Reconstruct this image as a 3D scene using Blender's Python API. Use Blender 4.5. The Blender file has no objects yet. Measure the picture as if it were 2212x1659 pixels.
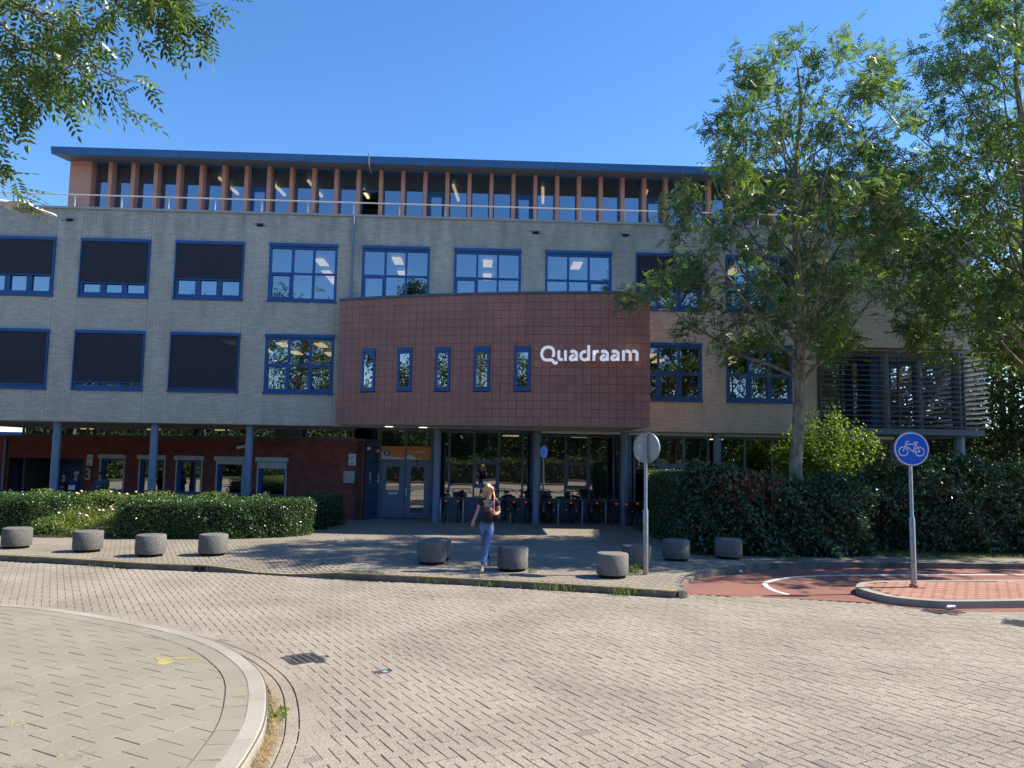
import bpy, bmesh, math, random
import numpy as np
from mathutils import Matrix, Vector
from math import sin, cos, radians, pi, sqrt, atan2, floor
rng = np.random.default_rng(7); random.seed(7)
sc = bpy.context.scene
col = sc.collection
# ------------------------------------------------------------ camera
F_PX = 1661.0; CAM_H = 2.25
pitch = math.atan(154/1661.0); yaw = radians(2.2); roll = .0165
Fw = np.array([sin(yaw)*cos(pitch), cos(yaw)*cos(pitch), sin(pitch)])
R0 = np.array([cos(yaw), -sin(yaw), 0.0]); U0 = np.cross(R0, Fw)
Rt = R0*cos(roll)+U0*sin(roll); Up = -R0*sin(roll)+U0*cos(roll)
cam_d = bpy.data.cameras.new('camera'); cam = bpy.data.objects.new('camera', cam_d); col.objects.link(cam)
cam.matrix_world = Matrix([[Rt[0], Up[0], -Fw[0], 0], [Rt[1], Up[1], -Fw[1], 0], [Rt[2], Up[2], -Fw[2], CAM_H], [0, 0, 0, 1]])
cam_d.sensor_width = 36; cam_d.lens = F_PX/2212*36; cam_d.clip_start = .05; cam_d.clip_end = 2500
sc.camera = cam
# ------------------------------------------------------------ light
SUN_EL = radians(46.0); SUN_AZ = radians(7.0)         # azimuth from +X towards +Y
w = bpy.data.worlds.new('World'); sc.world = w; w.use_nodes = True
nt = w.node_tree; bg = nt.nodes['Background']
sky = nt.nodes.new('ShaderNodeTexSky'); sky.sky_type = 'NISHITA'; sky.sun_disc = False
sky.sun_elevation = SUN_EL; sky.sun_rotation = pi/2-SUN_AZ
sky.air_density = 1.0; sky.dust_density = .05; sky.ozone_density = 5.0; sky.altitude = 0
hs = nt.nodes.new('ShaderNodeHueSaturation'); hs.inputs['Saturation'].default_value = 1.17; hs.inputs['Hue'].default_value = .503; hs.inputs['Value'].default_value = .425; nt.links.new(sky.outputs[0], hs.inputs['Color']); nt.links.new(hs.outputs[0], bg.inputs[0]); bg.inputs[1].default_value = .15
sd = bpy.data.lights.new('sun', 'SUN'); sd.energy = 2.5; sd.angle = radians(.5); sd.color = (1, .91, .76)
so = bpy.data.objects.new('sun', sd); col.objects.link(so)
sdir = Vector((cos(SUN_EL)*cos(SUN_AZ), cos(SUN_EL)*sin(SUN_AZ), sin(SUN_EL)))
so.rotation_euler = (-sdir).to_track_quat('-Z', 'Y').to_euler(); so.location = (30, 5, 30)
vs = sc.view_settings; vs.view_transform = 'Standard'; vs.look = 'None'; vs.exposure = 1.92; vs.gamma = 1; vs.use_curve_mapping = False
# ------------------------------------------------------------ materials
def mat(name, c, rough=.7, metal=0.0, c2=None, scale=3.0, var=.12, bump=0.0, bscale=60.0, rnd=0.0, spec=.5, stretch=None, emit=None, es=0.0, transl=0.0, coat=0.0):
    """Principled material with noise tone, per-piece tone (attribute 'rnd' + object random) and fine relief."""
    m = bpy.data.materials.new(name); m.use_nodes = True; n = m.node_tree; N = n.nodes; L = n.links
    p = N['Principled BSDF']; p.inputs['Roughness'].default_value = rough; p.inputs['Metallic'].default_value = metal
    p.inputs['Specular IOR Level'].default_value = spec
    if coat: p.inputs['Coat Weight'].default_value = coat; p.inputs['Coat Roughness'].default_value = .1
    tc = N.new('ShaderNodeNewGeometry')
    mp = N.new('ShaderNodeMapping'); L.new(tc.outputs['Position'], mp.inputs[0])
    if stretch: mp.inputs['Scale'].default_value = stretch
    nz = N.new('ShaderNodeTexNoise'); nz.inputs['Scale'].default_value = scale; nz.inputs['Detail'].default_value = 6
    L.new(mp.outputs[0], nz.inputs[0])
    mix = N.new('ShaderNodeMix'); mix.data_type = 'RGBA'
    cc2 = c2 if c2 else tuple(x*(1-var*2) for x in c)
    mix.inputs[6].default_value = (*c, 1); mix.inputs[7].default_value = (*cc2, 1)
    rmp = N.new('ShaderNodeMapRange'); rmp.inputs[1].default_value = .38; rmp.inputs[2].default_value = .66
    L.new(nz.outputs[0], rmp.inputs[0]); L.new(rmp.outputs[0], mix.inputs[0])
    out = mix.outputs[2]
    if rnd:
        at = N.new('ShaderNodeAttribute'); at.attribute_name = 'rnd'
        oi = N.new('ShaderNodeObjectInfo'); ad = N.new('ShaderNodeMath'); ad.operation = 'ADD'
        L.new(at.outputs['Fac'], ad.inputs[0]); L.new(oi.outputs['Random'], ad.inputs[1])
        fr = N.new('ShaderNodeMath'); fr.operation = 'FRACT'; L.new(ad.outputs[0], fr.inputs[0])
        mr = N.new('ShaderNodeMapRange'); mr.inputs[3].default_value = 1-rnd; mr.inputs[4].default_value = 1+rnd
        L.new(fr.outputs[0], mr.inputs[0])
        vm = N.new('ShaderNodeVectorMath'); vm.operation = 'SCALE'; L.new(out, vm.inputs[0]); L.new(mr.outputs[0], vm.inputs['Scale']); out = vm.outputs[0]
    L.new(out, p.inputs['Base Color'])
    if bump:
        b = N.new('ShaderNodeBump'); b.inputs['Strength'].default_value = bump; b.inputs['Distance'].default_value = .01
        nb = N.new('ShaderNodeTexNoise'); nb.inputs['Scale'].default_value = bscale; nb.inputs['Detail'].default_value = 4
        L.new(tc.outputs['Position'], nb.inputs[0]); L.new(nb.outputs[0], b.inputs['Height']); L.new(b.outputs[0], p.inputs['Normal'])
    if emit: p.inputs['Emission Color'].default_value = (*emit, 1); p.inputs['Emission Strength'].default_value = es
    if transl:
        t = N.new('ShaderNodeBsdfTranslucent'); ms = N.new('ShaderNodeMixShader'); ms.inputs[0].default_value = transl
        vm2 = N.new('ShaderNodeVectorMath'); vm2.operation = 'MULTIPLY'; vm2.inputs[1].default_value = (1.9, 2.0, .9)
        L.new(out, vm2.inputs[0]); L.new(vm2.outputs[0], t.inputs[0])
        L.new(p.outputs[0], ms.inputs[1]); L.new(t.outputs[0], ms.inputs[2]); L.new(ms.outputs[0], N['Material Output'].inputs[0])
    return m
def glass(name, refl, tint=(.5, .55, .6), gcol=(1, 1, 1), wob=.0):
    m = bpy.data.materials.new(name); m.use_nodes = True; n = m.node_tree; N = n.nodes; L = n.links
    N.remove(N['Principled BSDF'])
    g = N.new('ShaderNodeBsdfGlossy'); g.inputs['Roughness'].default_value = .004; g.inputs['Color'].default_value = (*gcol, 1)
    t = N.new('ShaderNodeBsdfTransparent'); t.inputs[0].default_value = (*tint, 1)
    fr = N.new('ShaderNodeFresnel'); fr.inputs[0].default_value = 1.5
    ad = N.new('ShaderNodeMath'); ad.operation = 'ADD'; ad.use_clamp = True; ad.inputs[1].default_value = refl-.04
    L.new(fr.outputs[0], ad.inputs[0]); ms = N.new('ShaderNodeMixShader'); L.new(ad.outputs[0], ms.inputs[0])
    L.new(t.outputs[0], ms.inputs[1]); L.new(g.outputs[0], ms.inputs[2]); L.new(ms.outputs[0], N['Material Output'].inputs[0])
    if wob:
        b = N.new('ShaderNodeBump'); b.inputs['Strength'].default_value = wob; b.inputs['Distance'].default_value = .02
        nb = N.new('ShaderNodeTexNoise'); nb.inputs['Scale'].default_value = 1.3; nb.inputs['Detail'].default_value = 1
        geo = N.new('ShaderNodeNewGeometry'); L.new(geo.outputs['Position'], nb.inputs[0])
        L.new(nb.outputs[0], b.inputs['Height']); L.new(b.outputs[0], g.inputs['Normal'])
    return m
def beige_mat():
    """yellowish-grey brick with grey weather streaks under the coping and on the piers"""
    m = mat('beige_brick', (.62, .555, .455), .85, c2=(.56, .50, .41), scale=1.6, rnd=.11, bump=.35, bscale=90, stretch=(1, 1, .35))
    n = m.node_tree; N = n.nodes; L = n.links; p = N['Principled BSDF']
    src = p.inputs['Base Color'].links[0].from_socket
    geo = [x for x in N if x.type == 'NEW_GEOMETRY'][0]
    mp = N.new('ShaderNodeMapping'); mp.inputs['Scale'].default_value = (2.2, 1, .45); L.new(geo.outputs['Position'], mp.inputs[0])
    nz = N.new('ShaderNodeTexNoise'); nz.inputs['Scale'].default_value = 1.1; nz.inputs['Detail'].default_value = 8; L.new(mp.outputs[0], nz.inputs[0])
    sx = N.new('ShaderNodeSeparateXYZ'); L.new(geo.outputs['Position'], sx.inputs[0])
    band = N.new('ShaderNodeMapRange'); band.inputs[1].default_value = 7.5; band.inputs[2].default_value = 10.2; band.inputs[3].default_value = .0; band.inputs[4].default_value = .22
    L.new(sx.outputs[2], band.inputs[0])
    ad = N.new('ShaderNodeMath'); ad.operation = 'ADD'; L.new(nz.outputs[0], ad.inputs[0]); L.new(band.outputs[0], ad.inputs[1])
    mr = N.new('ShaderNodeMapRange'); mr.inputs[1].default_value = .56; mr.inputs[2].default_value = 1.0; L.new(ad.outputs[0], mr.inputs[0])
    mx = N.new('ShaderNodeMix'); mx.data_type = 'RGBA'; L.new(mr.outputs[0], mx.inputs[0]); L.new(src, mx.inputs[6]); mx.inputs[7].default_value = (.27, .255, .235, 1)
    L.new(mx.outputs[2], p.inputs['Base Color'])
    return m
def bark_mat():
    m = mat('bark', (.32, .28, .19), .9, c2=(.10, .085, .06), scale=9, bump=1.0, bscale=22, stretch=(1, 1, .35))
    return m
def paver_mat(name, c, c2, rnd, speck=.5):
    m = mat(name, c, .9, c2=c2, scale=.7, rnd=rnd, bump=.55, bscale=130, spec=.35)
    n = m.node_tree; N = n.nodes; L = n.links; p = N['Principled BSDF']
    src = p.inputs['Base Color'].links[0].from_socket
    geo = [x for x in N if x.type == 'NEW_GEOMETRY'][0]
    nz = N.new('ShaderNodeTexNoise'); nz.inputs['Scale'].default_value = 85; nz.inputs['Detail'].default_value = 3; L.new(geo.outputs['Position'], nz.inputs[0])
    mr = N.new('ShaderNodeMapRange'); mr.inputs[1].default_value = .3; mr.inputs[2].default_value = .7; mr.inputs[3].default_value = 1-speck; mr.inputs[4].default_value = 1+speck
    L.new(nz.outputs[0], mr.inputs[0])
    vm = N.new('ShaderNodeVectorMath'); vm.operation = 'SCALE'; L.new(src, vm.inputs[0]); L.new(mr.outputs[0], vm.inputs['Scale'])
    L.new(vm.outputs[0], p.inputs['Base Color'])
    return m
M = {}
M['beige'] = beige_mat()
M['mortar'] = mat('mortar', (.36, .33, .28), .95, bump=.2)
M['seam'] = mat('joint_sealant', (.46, .43, .36), .8)
M['redbrick'] = mat('red_brick', (.34, .085, .058), .85, c2=(.24, .058, .04), rnd=.18, bump=.3)
M['redmortar'] = mat('red_mortar', (.10, .04, .032), .95)
M['tile'] = mat('terracotta_tile', (.40, .18, .135), .62, c2=(.34, .152, .115), scale=1.2, rnd=.08)
M['tilejoint'] = mat('tile_joint', (.11, .045, .038), .9)
M['fin'] = mat('salmon_render', (.56, .30, .24), .8, var=.05)
M['blue'] = mat('blue_paint', (.018, .10, .30), .38, var=.08, scale=2)
M['blueroof'] = mat('blue_fascia', (.022, .12, .32), .42, var=.06, scale=.8)
M['soffitp'] = mat('soffit_panel', (.10, .13, .17), .6)
M['soffit'] = mat('pale_soffit', (.52, .48, .42), .8, scale=1)
M['bluegrey'] = mat('bluegrey_paint', (.19, .265, .37), .42, var=.06)
M['doorgrey'] = mat('door_paint', (.165, .22, .31), .42, var=.06)
M['darkblue'] = mat('dark_blue_panel', (.05, .10, .21), .45)
M['coping'] = mat('coping_metal', (.42, .42, .40), .5, var=.08)
M['greymetal'] = mat('galvanised', (.42, .43, .44), .38, metal=.75, var=.12, scale=12)
M['white'] = mat('white_paint', (.78, .78, .76), .5, var=.05)
M['offwhite'] = mat('offwhite_box', (.60, .58, .53), .5, var=.06)
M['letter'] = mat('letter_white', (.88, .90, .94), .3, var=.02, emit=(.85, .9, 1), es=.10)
M['blind'] = mat('screen_fabric', (.042, .042, .058), .8, var=.03)
_n = M['blind'].node_tree; _t = _n.nodes.new('ShaderNodeBsdfTransparent'); _m = _n.nodes.new('ShaderNodeMixShader'); _m.inputs[0].default_value = .22
_n.links.new(_n.nodes['Principled BSDF'].outputs[0], _m.inputs[1]); _n.links.new(_t.outputs[0], _m.inputs[2]); _n.links.new(_m.outputs[0], _n.nodes['Material Output'].inputs[0])
M['glass_up'] = glass('window_glass', .36, (.5, .55, .6), (.74, .86, 1.0), wob=.03)
M['glass_lo'] = glass('shop_glass', .34, (.45, .5, .52), wob=.05)
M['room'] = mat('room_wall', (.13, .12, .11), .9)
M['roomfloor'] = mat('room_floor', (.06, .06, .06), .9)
M['lamp'] = mat('ceiling_lamp', (.9, .8, .6), .5, emit=(1.0, .72, .36), es=.36)
M['spot'] = mat('soffit_lamp', (.9, .85, .7), .5, emit=(1.0, .85, .6), es=.6)
M['paver'] = paver_mat('road_paver', (.305, .266, .215), (.235, .205, .165), .045)
M['plazapaver'] = paver_mat('plaza_paver', (.265, .23, .182), (.215, .187, .15), .05)
M['slab'] = paver_mat('footway_slab', (.262, .24, .187), (.225, .206, .16), .025, .2)
M['redpaver'] = paver_mat('red_paver', (.39, .205, .152), (.325, .165, .12), .10, .15)
M['sand'] = mat('joint_sand', (.13, .112, .088), .95)
M['kerb'] = paver_mat('kerb_concrete', (.34, .32, .27), (.27, .25, .21), .05, .25)
M['yellow'] = mat('worn_yellow_paint', (.42, .34, .10), .7, c2=(.25, .225, .15), scale=9)
M['cyc'] = paver_mat('red_asphalt', (.25, .112, .088), (.20, .092, .073), .0, .25)
M['line'] = mat('road_paint', (.70, .70, .68), .7, c2=(.5, .47, .44), scale=14)
M['asphalt'] = mat('asphalt', (.06, .06, .06), .9, bump=.3)
M['earth'] = mat('soil', (.10, .08, .05), .95, bump=.5, bscale=30)
M['grassground'] = mat('grass_ground', (.06, .10, .025), .95, bump=.6, bscale=40)
M['bollard'] = paver_mat('exposed_aggregate', (.18, .175, .165), (.105, .102, .096), .05, .8)
M['bark'] = bark_mat()
M['leafash'] = mat('ash_leaf', (.115, .175, .05), .42, c2=(.065, .11, .04), rnd=.5, scale=.9, spec=.5, transl=.38)
M['leafnear'] = mat('near_leaf', (.12, .18, .04), .34, c2=(.06, .105, .03), rnd=.45, scale=2.5, spec=.6, transl=.36)
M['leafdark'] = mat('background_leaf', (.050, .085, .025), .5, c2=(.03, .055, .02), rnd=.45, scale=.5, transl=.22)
M['leafhedge'] = mat('hedge_leaf', (.055, .115, .028), .34, c2=(.035, .075, .02), rnd=.4, scale=3, spec=.6, transl=.22)
M['leaflaurel'] = mat('laurel_leaf', (.055, .10, .038), .28, c2=(.03, .062, .026), rnd=.45, scale=2, spec=.7, transl=.15)
M['leafbright'] = mat('lime_leaf', (.14, .20, .035), .4, c2=(.09, .15, .03), rnd=.35, transl=.45)
M['leafrose'] = mat('rose_leaf', (.17, .22, .05), .42, c2=(.10, .15, .035), rnd=.4, transl=.35)
M['leafred'] = mat('red_leaf', (.17, .045, .03), .5, c2=(.09, .06, .03), rnd=.4, transl=.3)
M['paverdark'] = paver_mat('replaced_paver', (.21, .185, .16), (.19, .165, .14), .05)
M['kerbdark'] = mat('dirty_shaded_kerb', (.17, .16, .14), .9, c2=(.10, .09, .075), scale=4, bump=.3)  # dirt, plus the shade of the kerb's front face put into the colour
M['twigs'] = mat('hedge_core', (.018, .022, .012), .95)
M['grass'] = mat('grass_blade', (.10, .17, .03), .5, c2=(.16, .17, .06), rnd=.4, scale=8, transl=.35)
M['drygrass'] = mat('dry_grass', (.42, .31, .17), .8, rnd=.4, transl=.2)
M['petal'] = mat('rose_petal', (.75, .55, .50), .6)
M['black'] = mat('black_plastic', (.012, .012, .014), .4)
M['rubber'] = mat('rubber', (.015, .015, .015), .8)
M['navy'] = mat('frame_paint', (.015, .02, .035), .3)
M['redlight'] = mat('rear_reflector', (.55, .05, .02), .3, emit=(.9, .12, .04), es=.05)
M['signblue'] = mat('sign_blue', (.005, .11, .62), .35, var=.02)
M['signback'] = mat('sign_back', (.36, .40, .42), .5, metal=.2, var=.08, scale=6)
M['orange'] = mat('orange_sign', (.85, .29, .06), .45, var=.03)
M['cyan'] = mat('cyan_disc', (.02, .26, .42), .45)
M['cast'] = mat('cast_iron', (.10, .09, .085), .6, metal=.4, bump=.2)
M['void'] = mat('dark_gap', (.008, .008, .008), .9)
M['skin'] = mat('skin', (.52, .29, .21), .5, var=.05)
M['hair'] = mat('blonde_hair', (.52, .36, .16), .5, c2=(.34, .22, .09), scale=30, stretch=(1, 1, .12))
M['shirt'] = mat('black_cotton', (.012, .012, .018), .85)
M['denim'] = mat('denim', (.05, .125, .30), .85, c2=(.10, .20, .40), scale=12, bump=.2, bscale=200)
M['shoe'] = mat('pale_pink_shoe', (.72, .50, .50), .6)
M['strap'] = mat('burgundy_strap', (.30, .05, .12), .7)
M['print1'] = mat('print_grey', (.24, .26, .29), .8, c2=(.13, .14, .16), scale=14)
M['print2'] = mat('print_brown', (.12, .06, .05), .8, c2=(.05, .03, .03), scale=14)
M['lensd'] = mat('lamp_glass', (.30, .28, .20), .3)
M['solar'] = mat('solar_panel', (.45, .42, .45), .25, var=.02)
M['slat'] = mat('louvre_aluminium', (.13, .16, .21), .45, metal=.1, var=.05)
M['litslat'] = mat('sunlit_louvre', (.50, .52, .55), .45, metal=.2, var=.05)  # paler copy of the slat metal, sunlight on the side slats painted in
M['foil'] = mat('crumpled_foil', (.7, .8, .9), .2, metal=.6)
M['cloth_a'] = mat('dark_jacket', (.02, .02, .035), .9)
M['cloth_b'] = mat('navy_hoodie', (.03, .035, .10), .9)
M['cloth_c'] = mat('grey_sleeves', (.10, .14, .16), .9)
M['darkhair'] = mat('dark_hair', (.03, .02, .015), .7)
# ------------------------------------------------------------ builders
LOC = {}
def link(o, parent=None):
    col.objects.link(o)
    if parent is not None:
        o.parent = parent
        if parent.name in LOC: o.matrix_parent_inverse = Matrix.Translation(-Vector(LOC[parent.name]))
    return o
def tag(o, label=None, cat=None, group=None, kind=None):
    if label: o['label'] = label
    if cat: o['category'] = cat
    if group: o['group'] = group
    if kind: o['kind'] = kind
    return o
def thing(name, loc, label, cat, group=None):
    """Empty at the thing's base; its parts are modelled in world coordinates"""
    o = bpy.data.objects.new(name, None); o.empty_display_size = .2; col.objects.link(o); o.location = loc
    LOC[o.name] = tuple(loc)
    return tag(o, label, cat, group)
def fast_mesh(name, V, Fc, m, rnd=None, smooth=False):
    V = np.asarray(V, dtype=np.float32); Fc = np.asarray(Fc, dtype=np.int32); n, k = Fc.shape
    me = bpy.data.meshes.new(name); me.vertices.add(len(V)); me.vertices.foreach_set('co', V.ravel())
    me.loops.add(n*k); me.loops.foreach_set('vertex_index', Fc.ravel())
    me.polygons.add(n); me.polygons.foreach_set('loop_start', np.arange(n, dtype=np.int32)*k)
    me.polygons.foreach_set('use_smooth', np.full(n, smooth, dtype=bool))
    me.update(calc_edges=True); me.materials.append(m)
    if rnd is not None:
        a = me.attributes.new('rnd', 'FLOAT', 'FACE'); a.data.foreach_set('value', np.asarray(rnd, dtype=np.float32))
    return me
class MB:
    def __init__(s): s.v = []; s.f = []; s.sm = []
    def add(s, vs, fs, smooth=False):
        b = len(s.v); s.v += [tuple(map(float, q)) for q in vs]; s.f += [tuple(b+i for i in f) for f in fs]; s.sm += [smooth]*len(fs); return s
    def box(s, x0, x1, y0, y1, z0, z1):
        return s.add([(x0, y0, z0), (x1, y0, z0), (x1, y1, z0), (x0, y1, z0), (x0, y0, z1), (x1, y0, z1), (x1, y1, z1), (x0, y1, z1)],
                     [(0, 3, 2, 1), (4, 5, 6, 7), (0, 1, 5, 4), (1, 2, 6, 5), (2, 3, 7, 6), (3, 0, 4, 7)])
    def obox(s, o, d, u0, u1, t0, t1, z0, z1):
        """box along horizontal direction d from o; t = depth along the normal (into the building)"""
        n = (-d[1], d[0])
        P = lambda u, t, z: (o[0]+d[0]*u+n[0]*t, o[1]+d[1]*u+n[1]*t, z)
        return s.add([P(u0, t0, z0), P(u1, t0, z0), P(u1, t1, z0), P(u0, t1, z0), P(u0, t0, z1), P(u1, t0, z1), P(u1, t1, z1), P(u0, t1, z1)],
                     [(0, 3, 2, 1), (4, 5, 6, 7), (0, 1, 5, 4), (1, 2, 6, 5), (2, 3, 7, 6), (3, 0, 4, 7)])
    def prism(s, poly, z0, z1):
        n = len(poly); a = sum(poly[i][0]*poly[(i+1) % n][1]-poly[(i+1) % n][0]*poly[i][1] for i in range(n))
        if a < 0: poly = poly[::-1]
        return s.add([(x, y, z0) for x, y in poly]+[(x, y, z1) for x, y in poly],
                     [tuple(range(n))[::-1], tuple(range(n, 2*n))]+[(i, (i+1) % n, n+(i+1) % n, n+i) for i in range(n)])
    def xzprism(s, poly, y0, y1):
        """polygon in x,z extruded along y"""
        n = len(poly)
        return s.add([(x, y0, z) for x, z in poly]+[(x, y1, z) for x, z in poly],
                     [tuple(range(n)), tuple(range(n, 2*n))[::-1]]+[(i, n+i, n+(i+1) % n, (i+1) % n) for i in range(n)])
    def tube(s, pts, r, n=8, cap=True, smooth=True):
        pts = [Vector(p) for p in pts]; rs = r if isinstance(r, (list, tuple, np.ndarray)) else [r]*len(pts)
        vs = []; fs = []; ref = None
        for i, p in enumerate(pts):
            d = (pts[min(i+1, len(pts)-1)]-pts[max(i-1, 0)])
            d = d.normalized() if d.length > 1e-9 else Vector((0, 0, 1))
            if ref is None: ref = d.orthogonal().normalized()
            ref = (ref-d*ref.dot(d)); ref = ref.normalized() if ref.length > 1e-6 else d.orthogonal().normalized()
            b = d.cross(ref)
            for k in range(n):
                a = 2*pi*k/n; vs.append(p+(ref*cos(a)+b*sin(a))*rs[i])
        for i in range(len(pts)-1):
            for k in range(n):
                a = i*n+k; b2 = i*n+(k+1) % n; fs.append((a, b2, b2+n, a+n))
        s.add(vs, fs, smooth)
        if cap:
            s.add([vs[k] for k in range(n)], [tuple(range(n))[::-1]]); s.add([vs[-n+k] for k in range(n)], [tuple(range(n))])
        return s
    def cyl(s, c, r, z0, z1, n=24, prof=None):
        prof = prof or [(r, z0), (r, z1)]
        vs = []; fs = []
        for (rr, z) in prof:
            for k in range(n): vs.append((c[0]+rr*cos(2*pi*k/n), c[1]+rr*sin(2*pi*k/n), z))
        for i in range(len(prof)-1):
            for k in range(n): a = i*n+k; b = i*n+(k+1) % n; fs.append((a, b, b+n, a+n))
        s.add(vs, fs, True)
        s.add(vs[:n], [tuple(range(n))[::-1]]); s.add(vs[-n:], [tuple(range(n))]); return s
    def torus(s, c, R, r, ax='x', n=28, m=6, ring=1.0):
        vs = []; fs = []
        for i in range(n):
            a = 2*pi*i/n
            for j in range(m):
                b = 2*pi*j/m; q = R+r*cos(b); t = r*sin(b)
                if ax == 'x': vs.append((c[0]+t, c[1]+q*cos(a), c[2]+q*sin(a)))
                elif ax == 'y': vs.append((c[0]+q*cos(a), c[1]+t, c[2]+q*sin(a)))
                else: vs.append((c[0]+q*cos(a), c[1]+q*sin(a), c[2]+t))
        for i in range(n):
            for j in range(m): fs.append((i*m+j, ((i+1) % n)*m+j, ((i+1) % n)*m+(j+1) % m, i*m+(j+1) % m))
        return s.add(vs, fs, True)
    def sphere(s, c, r, n=10, sx=1, sy=1, sz=1):
        vs = []; fs = []
        for i in range(n+1):
            t = pi*i/n
            for k in range(n): vs.append((c[0]+sx*r*sin(t)*cos(2*pi*k/n), c[1]+sy*r*sin(t)*sin(2*pi*k/n), c[2]+sz*r*cos(t)))
        for i in range(n):
            for k in range(n): fs.append((i*n+k, (i+1)*n+k, (i+1)*n+(k+1) % n, i*n+(k+1) % n))
        return s.add(vs, fs, True)
    def mesh(s, name, m):
        me = bpy.data.meshes.new(name); me.from_pydata(s.v, [], s.f); me.materials.append(m)
        me.polygons.foreach_set('use_smooth', s.sm); me.update(); return me
    def build(s, name, m, parent=None, loc=None, kind=None):
        if loc is not None: s.v = [(x-loc[0], y-loc[1], z-loc[2]) for x, y, z in s.v]
        o = bpy.data.objects.new(name, s.mesh(name, m)); link(o, parent)
        if loc is not None: o.location = loc
        if kind: o['kind'] = kind
        return o
def obj(name, me, parent=None, loc=None, rot=None, kind=None):
    o = bpy.data.objects.new(name, me); link(o, parent)
    if loc is not None: o.location = loc
    if rot is not None: o.rotation_euler = rot
    if kind: o['kind'] = kind
    return o
def copy_thing(src, loc, rz=0, label=None, scale=None):
    """a copy of a thing (its parts modelled round its own origin) with copies of its parts and sub-parts"""
    r = src.copy(); col.objects.link(r); r.location = loc; r.rotation_euler = (0, 0, rz)
    if scale: r.scale = (scale,)*3
    if label: r['label'] = label
    for ch in list(src.children):
        c = ch.copy(); col.objects.link(c); c.parent = r
        for g in ch.children:
            d = g.copy(); col.objects.link(d); d.parent = c
    return r
def local_thing(name, label, cat, group=None):
    o = bpy.data.objects.new(name, None); o.empty_display_size = .2; col.objects.link(o); return tag(o, label, cat, group)
def inpoly(px, py, poly):
    px = np.asarray(px); py = np.asarray(py); r = np.zeros(px.shape, bool); n = len(poly)
    for i in range(n):
        x0, y0 = poly[i]; x1, y1 = poly[(i+1) % n]
        if y0 == y1: continue
        c = ((y0 > py) != (y1 > py)) & (px < (x1-x0)*(py-y0)/(y1-y0)+x0); r ^= c
    return r
def spline(pts, k=6):
    P = [np.array(p, float) for p in pts]; P = [2*P[0]-P[1]]+P+[2*P[-1]-P[-2]]; out = []
    for i in range(1, len(P)-2):
        for j in range(k):
            t = j/k; a, b, c, d = P[i-1:i+3]
            out.append(.5*((2*b)+(-a+c)*t+(2*a-5*b+4*c-d)*t*t+(-a+3*b-3*c+d)*t**3))
    out.append(P[-2]); return [tuple(q) for q in out]
def offset(pts, d):
    out = []
    for i in range(len(pts)):
        a = np.array(pts[max(i-1, 0)]); b = np.array(pts[min(i+1, len(pts)-1)]); t = b-a; t = t/np.hypot(*t); out.append((pts[i][0]-t[1]*d, pts[i][1]+t[0]*d))
    return out
def in_view(x, y, z=0, mx=.06, my=.06):
    d = np.stack([np.asarray(x, float), np.asarray(y, float), np.full(np.shape(x), z-CAM_H)]); zz = Fw@d
    u = (Rt@d)/np.maximum(zz, .01)*F_PX/2212; v = (Up@d)/np.maximum(zz, .01)*F_PX/1659
    return (zz > .5) & (abs(u) < .5+mx) & (abs(v) < .5+my)
def boxes(c, hx, hy, ang, z0, z1, bev=.004):
    """arrays: chamfered blocks (top + sloped sides); c Nx2 centres, half sizes, angles"""
    n = len(c); hx = np.broadcast_to(hx, n); hy = np.broadcast_to(hy, n); ang = np.broadcast_to(ang, n); z0 = np.broadcast_to(z0, n); z1 = np.broadcast_to(z1, n)
    ca, sa = np.cos(ang), np.sin(ang); V = np.zeros((n, 12, 3)); k = 0
    for (ins, zz) in ((0, z0), (0, z1-bev), (bev, z1)):
        for sx, sy in ((-1, -1), (1, -1), (1, 1), (-1, 1)):
            X = sx*(hx-ins); Y = sy*(hy-ins)
            V[:, k, 0] = c[:, 0]+X*ca-Y*sa; V[:, k, 1] = c[:, 1]+X*sa+Y*ca; V[:, k, 2] = zz; k += 1
    f = [(0, 1, 5, 4), (1, 2, 6, 5), (2, 3, 7, 6), (3, 0, 4, 7), (4, 5, 9, 8), (5, 6, 10, 9), (6, 7, 11, 10), (7, 4, 8, 11), (8, 9, 10, 11)]
    Fc = (np.array(f)[None]+(np.arange(n)*12)[:, None, None]).reshape(-1, 4)
    return V.reshape(-1, 3), Fc
def block_mesh(name, hx, hy, z0, z1, m, bev=.004):
    V, Fc = boxes(np.zeros((1, 2)), hx, hy, 0., z0, z1, bev); return fast_mesh(name, V, Fc, m)
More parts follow.
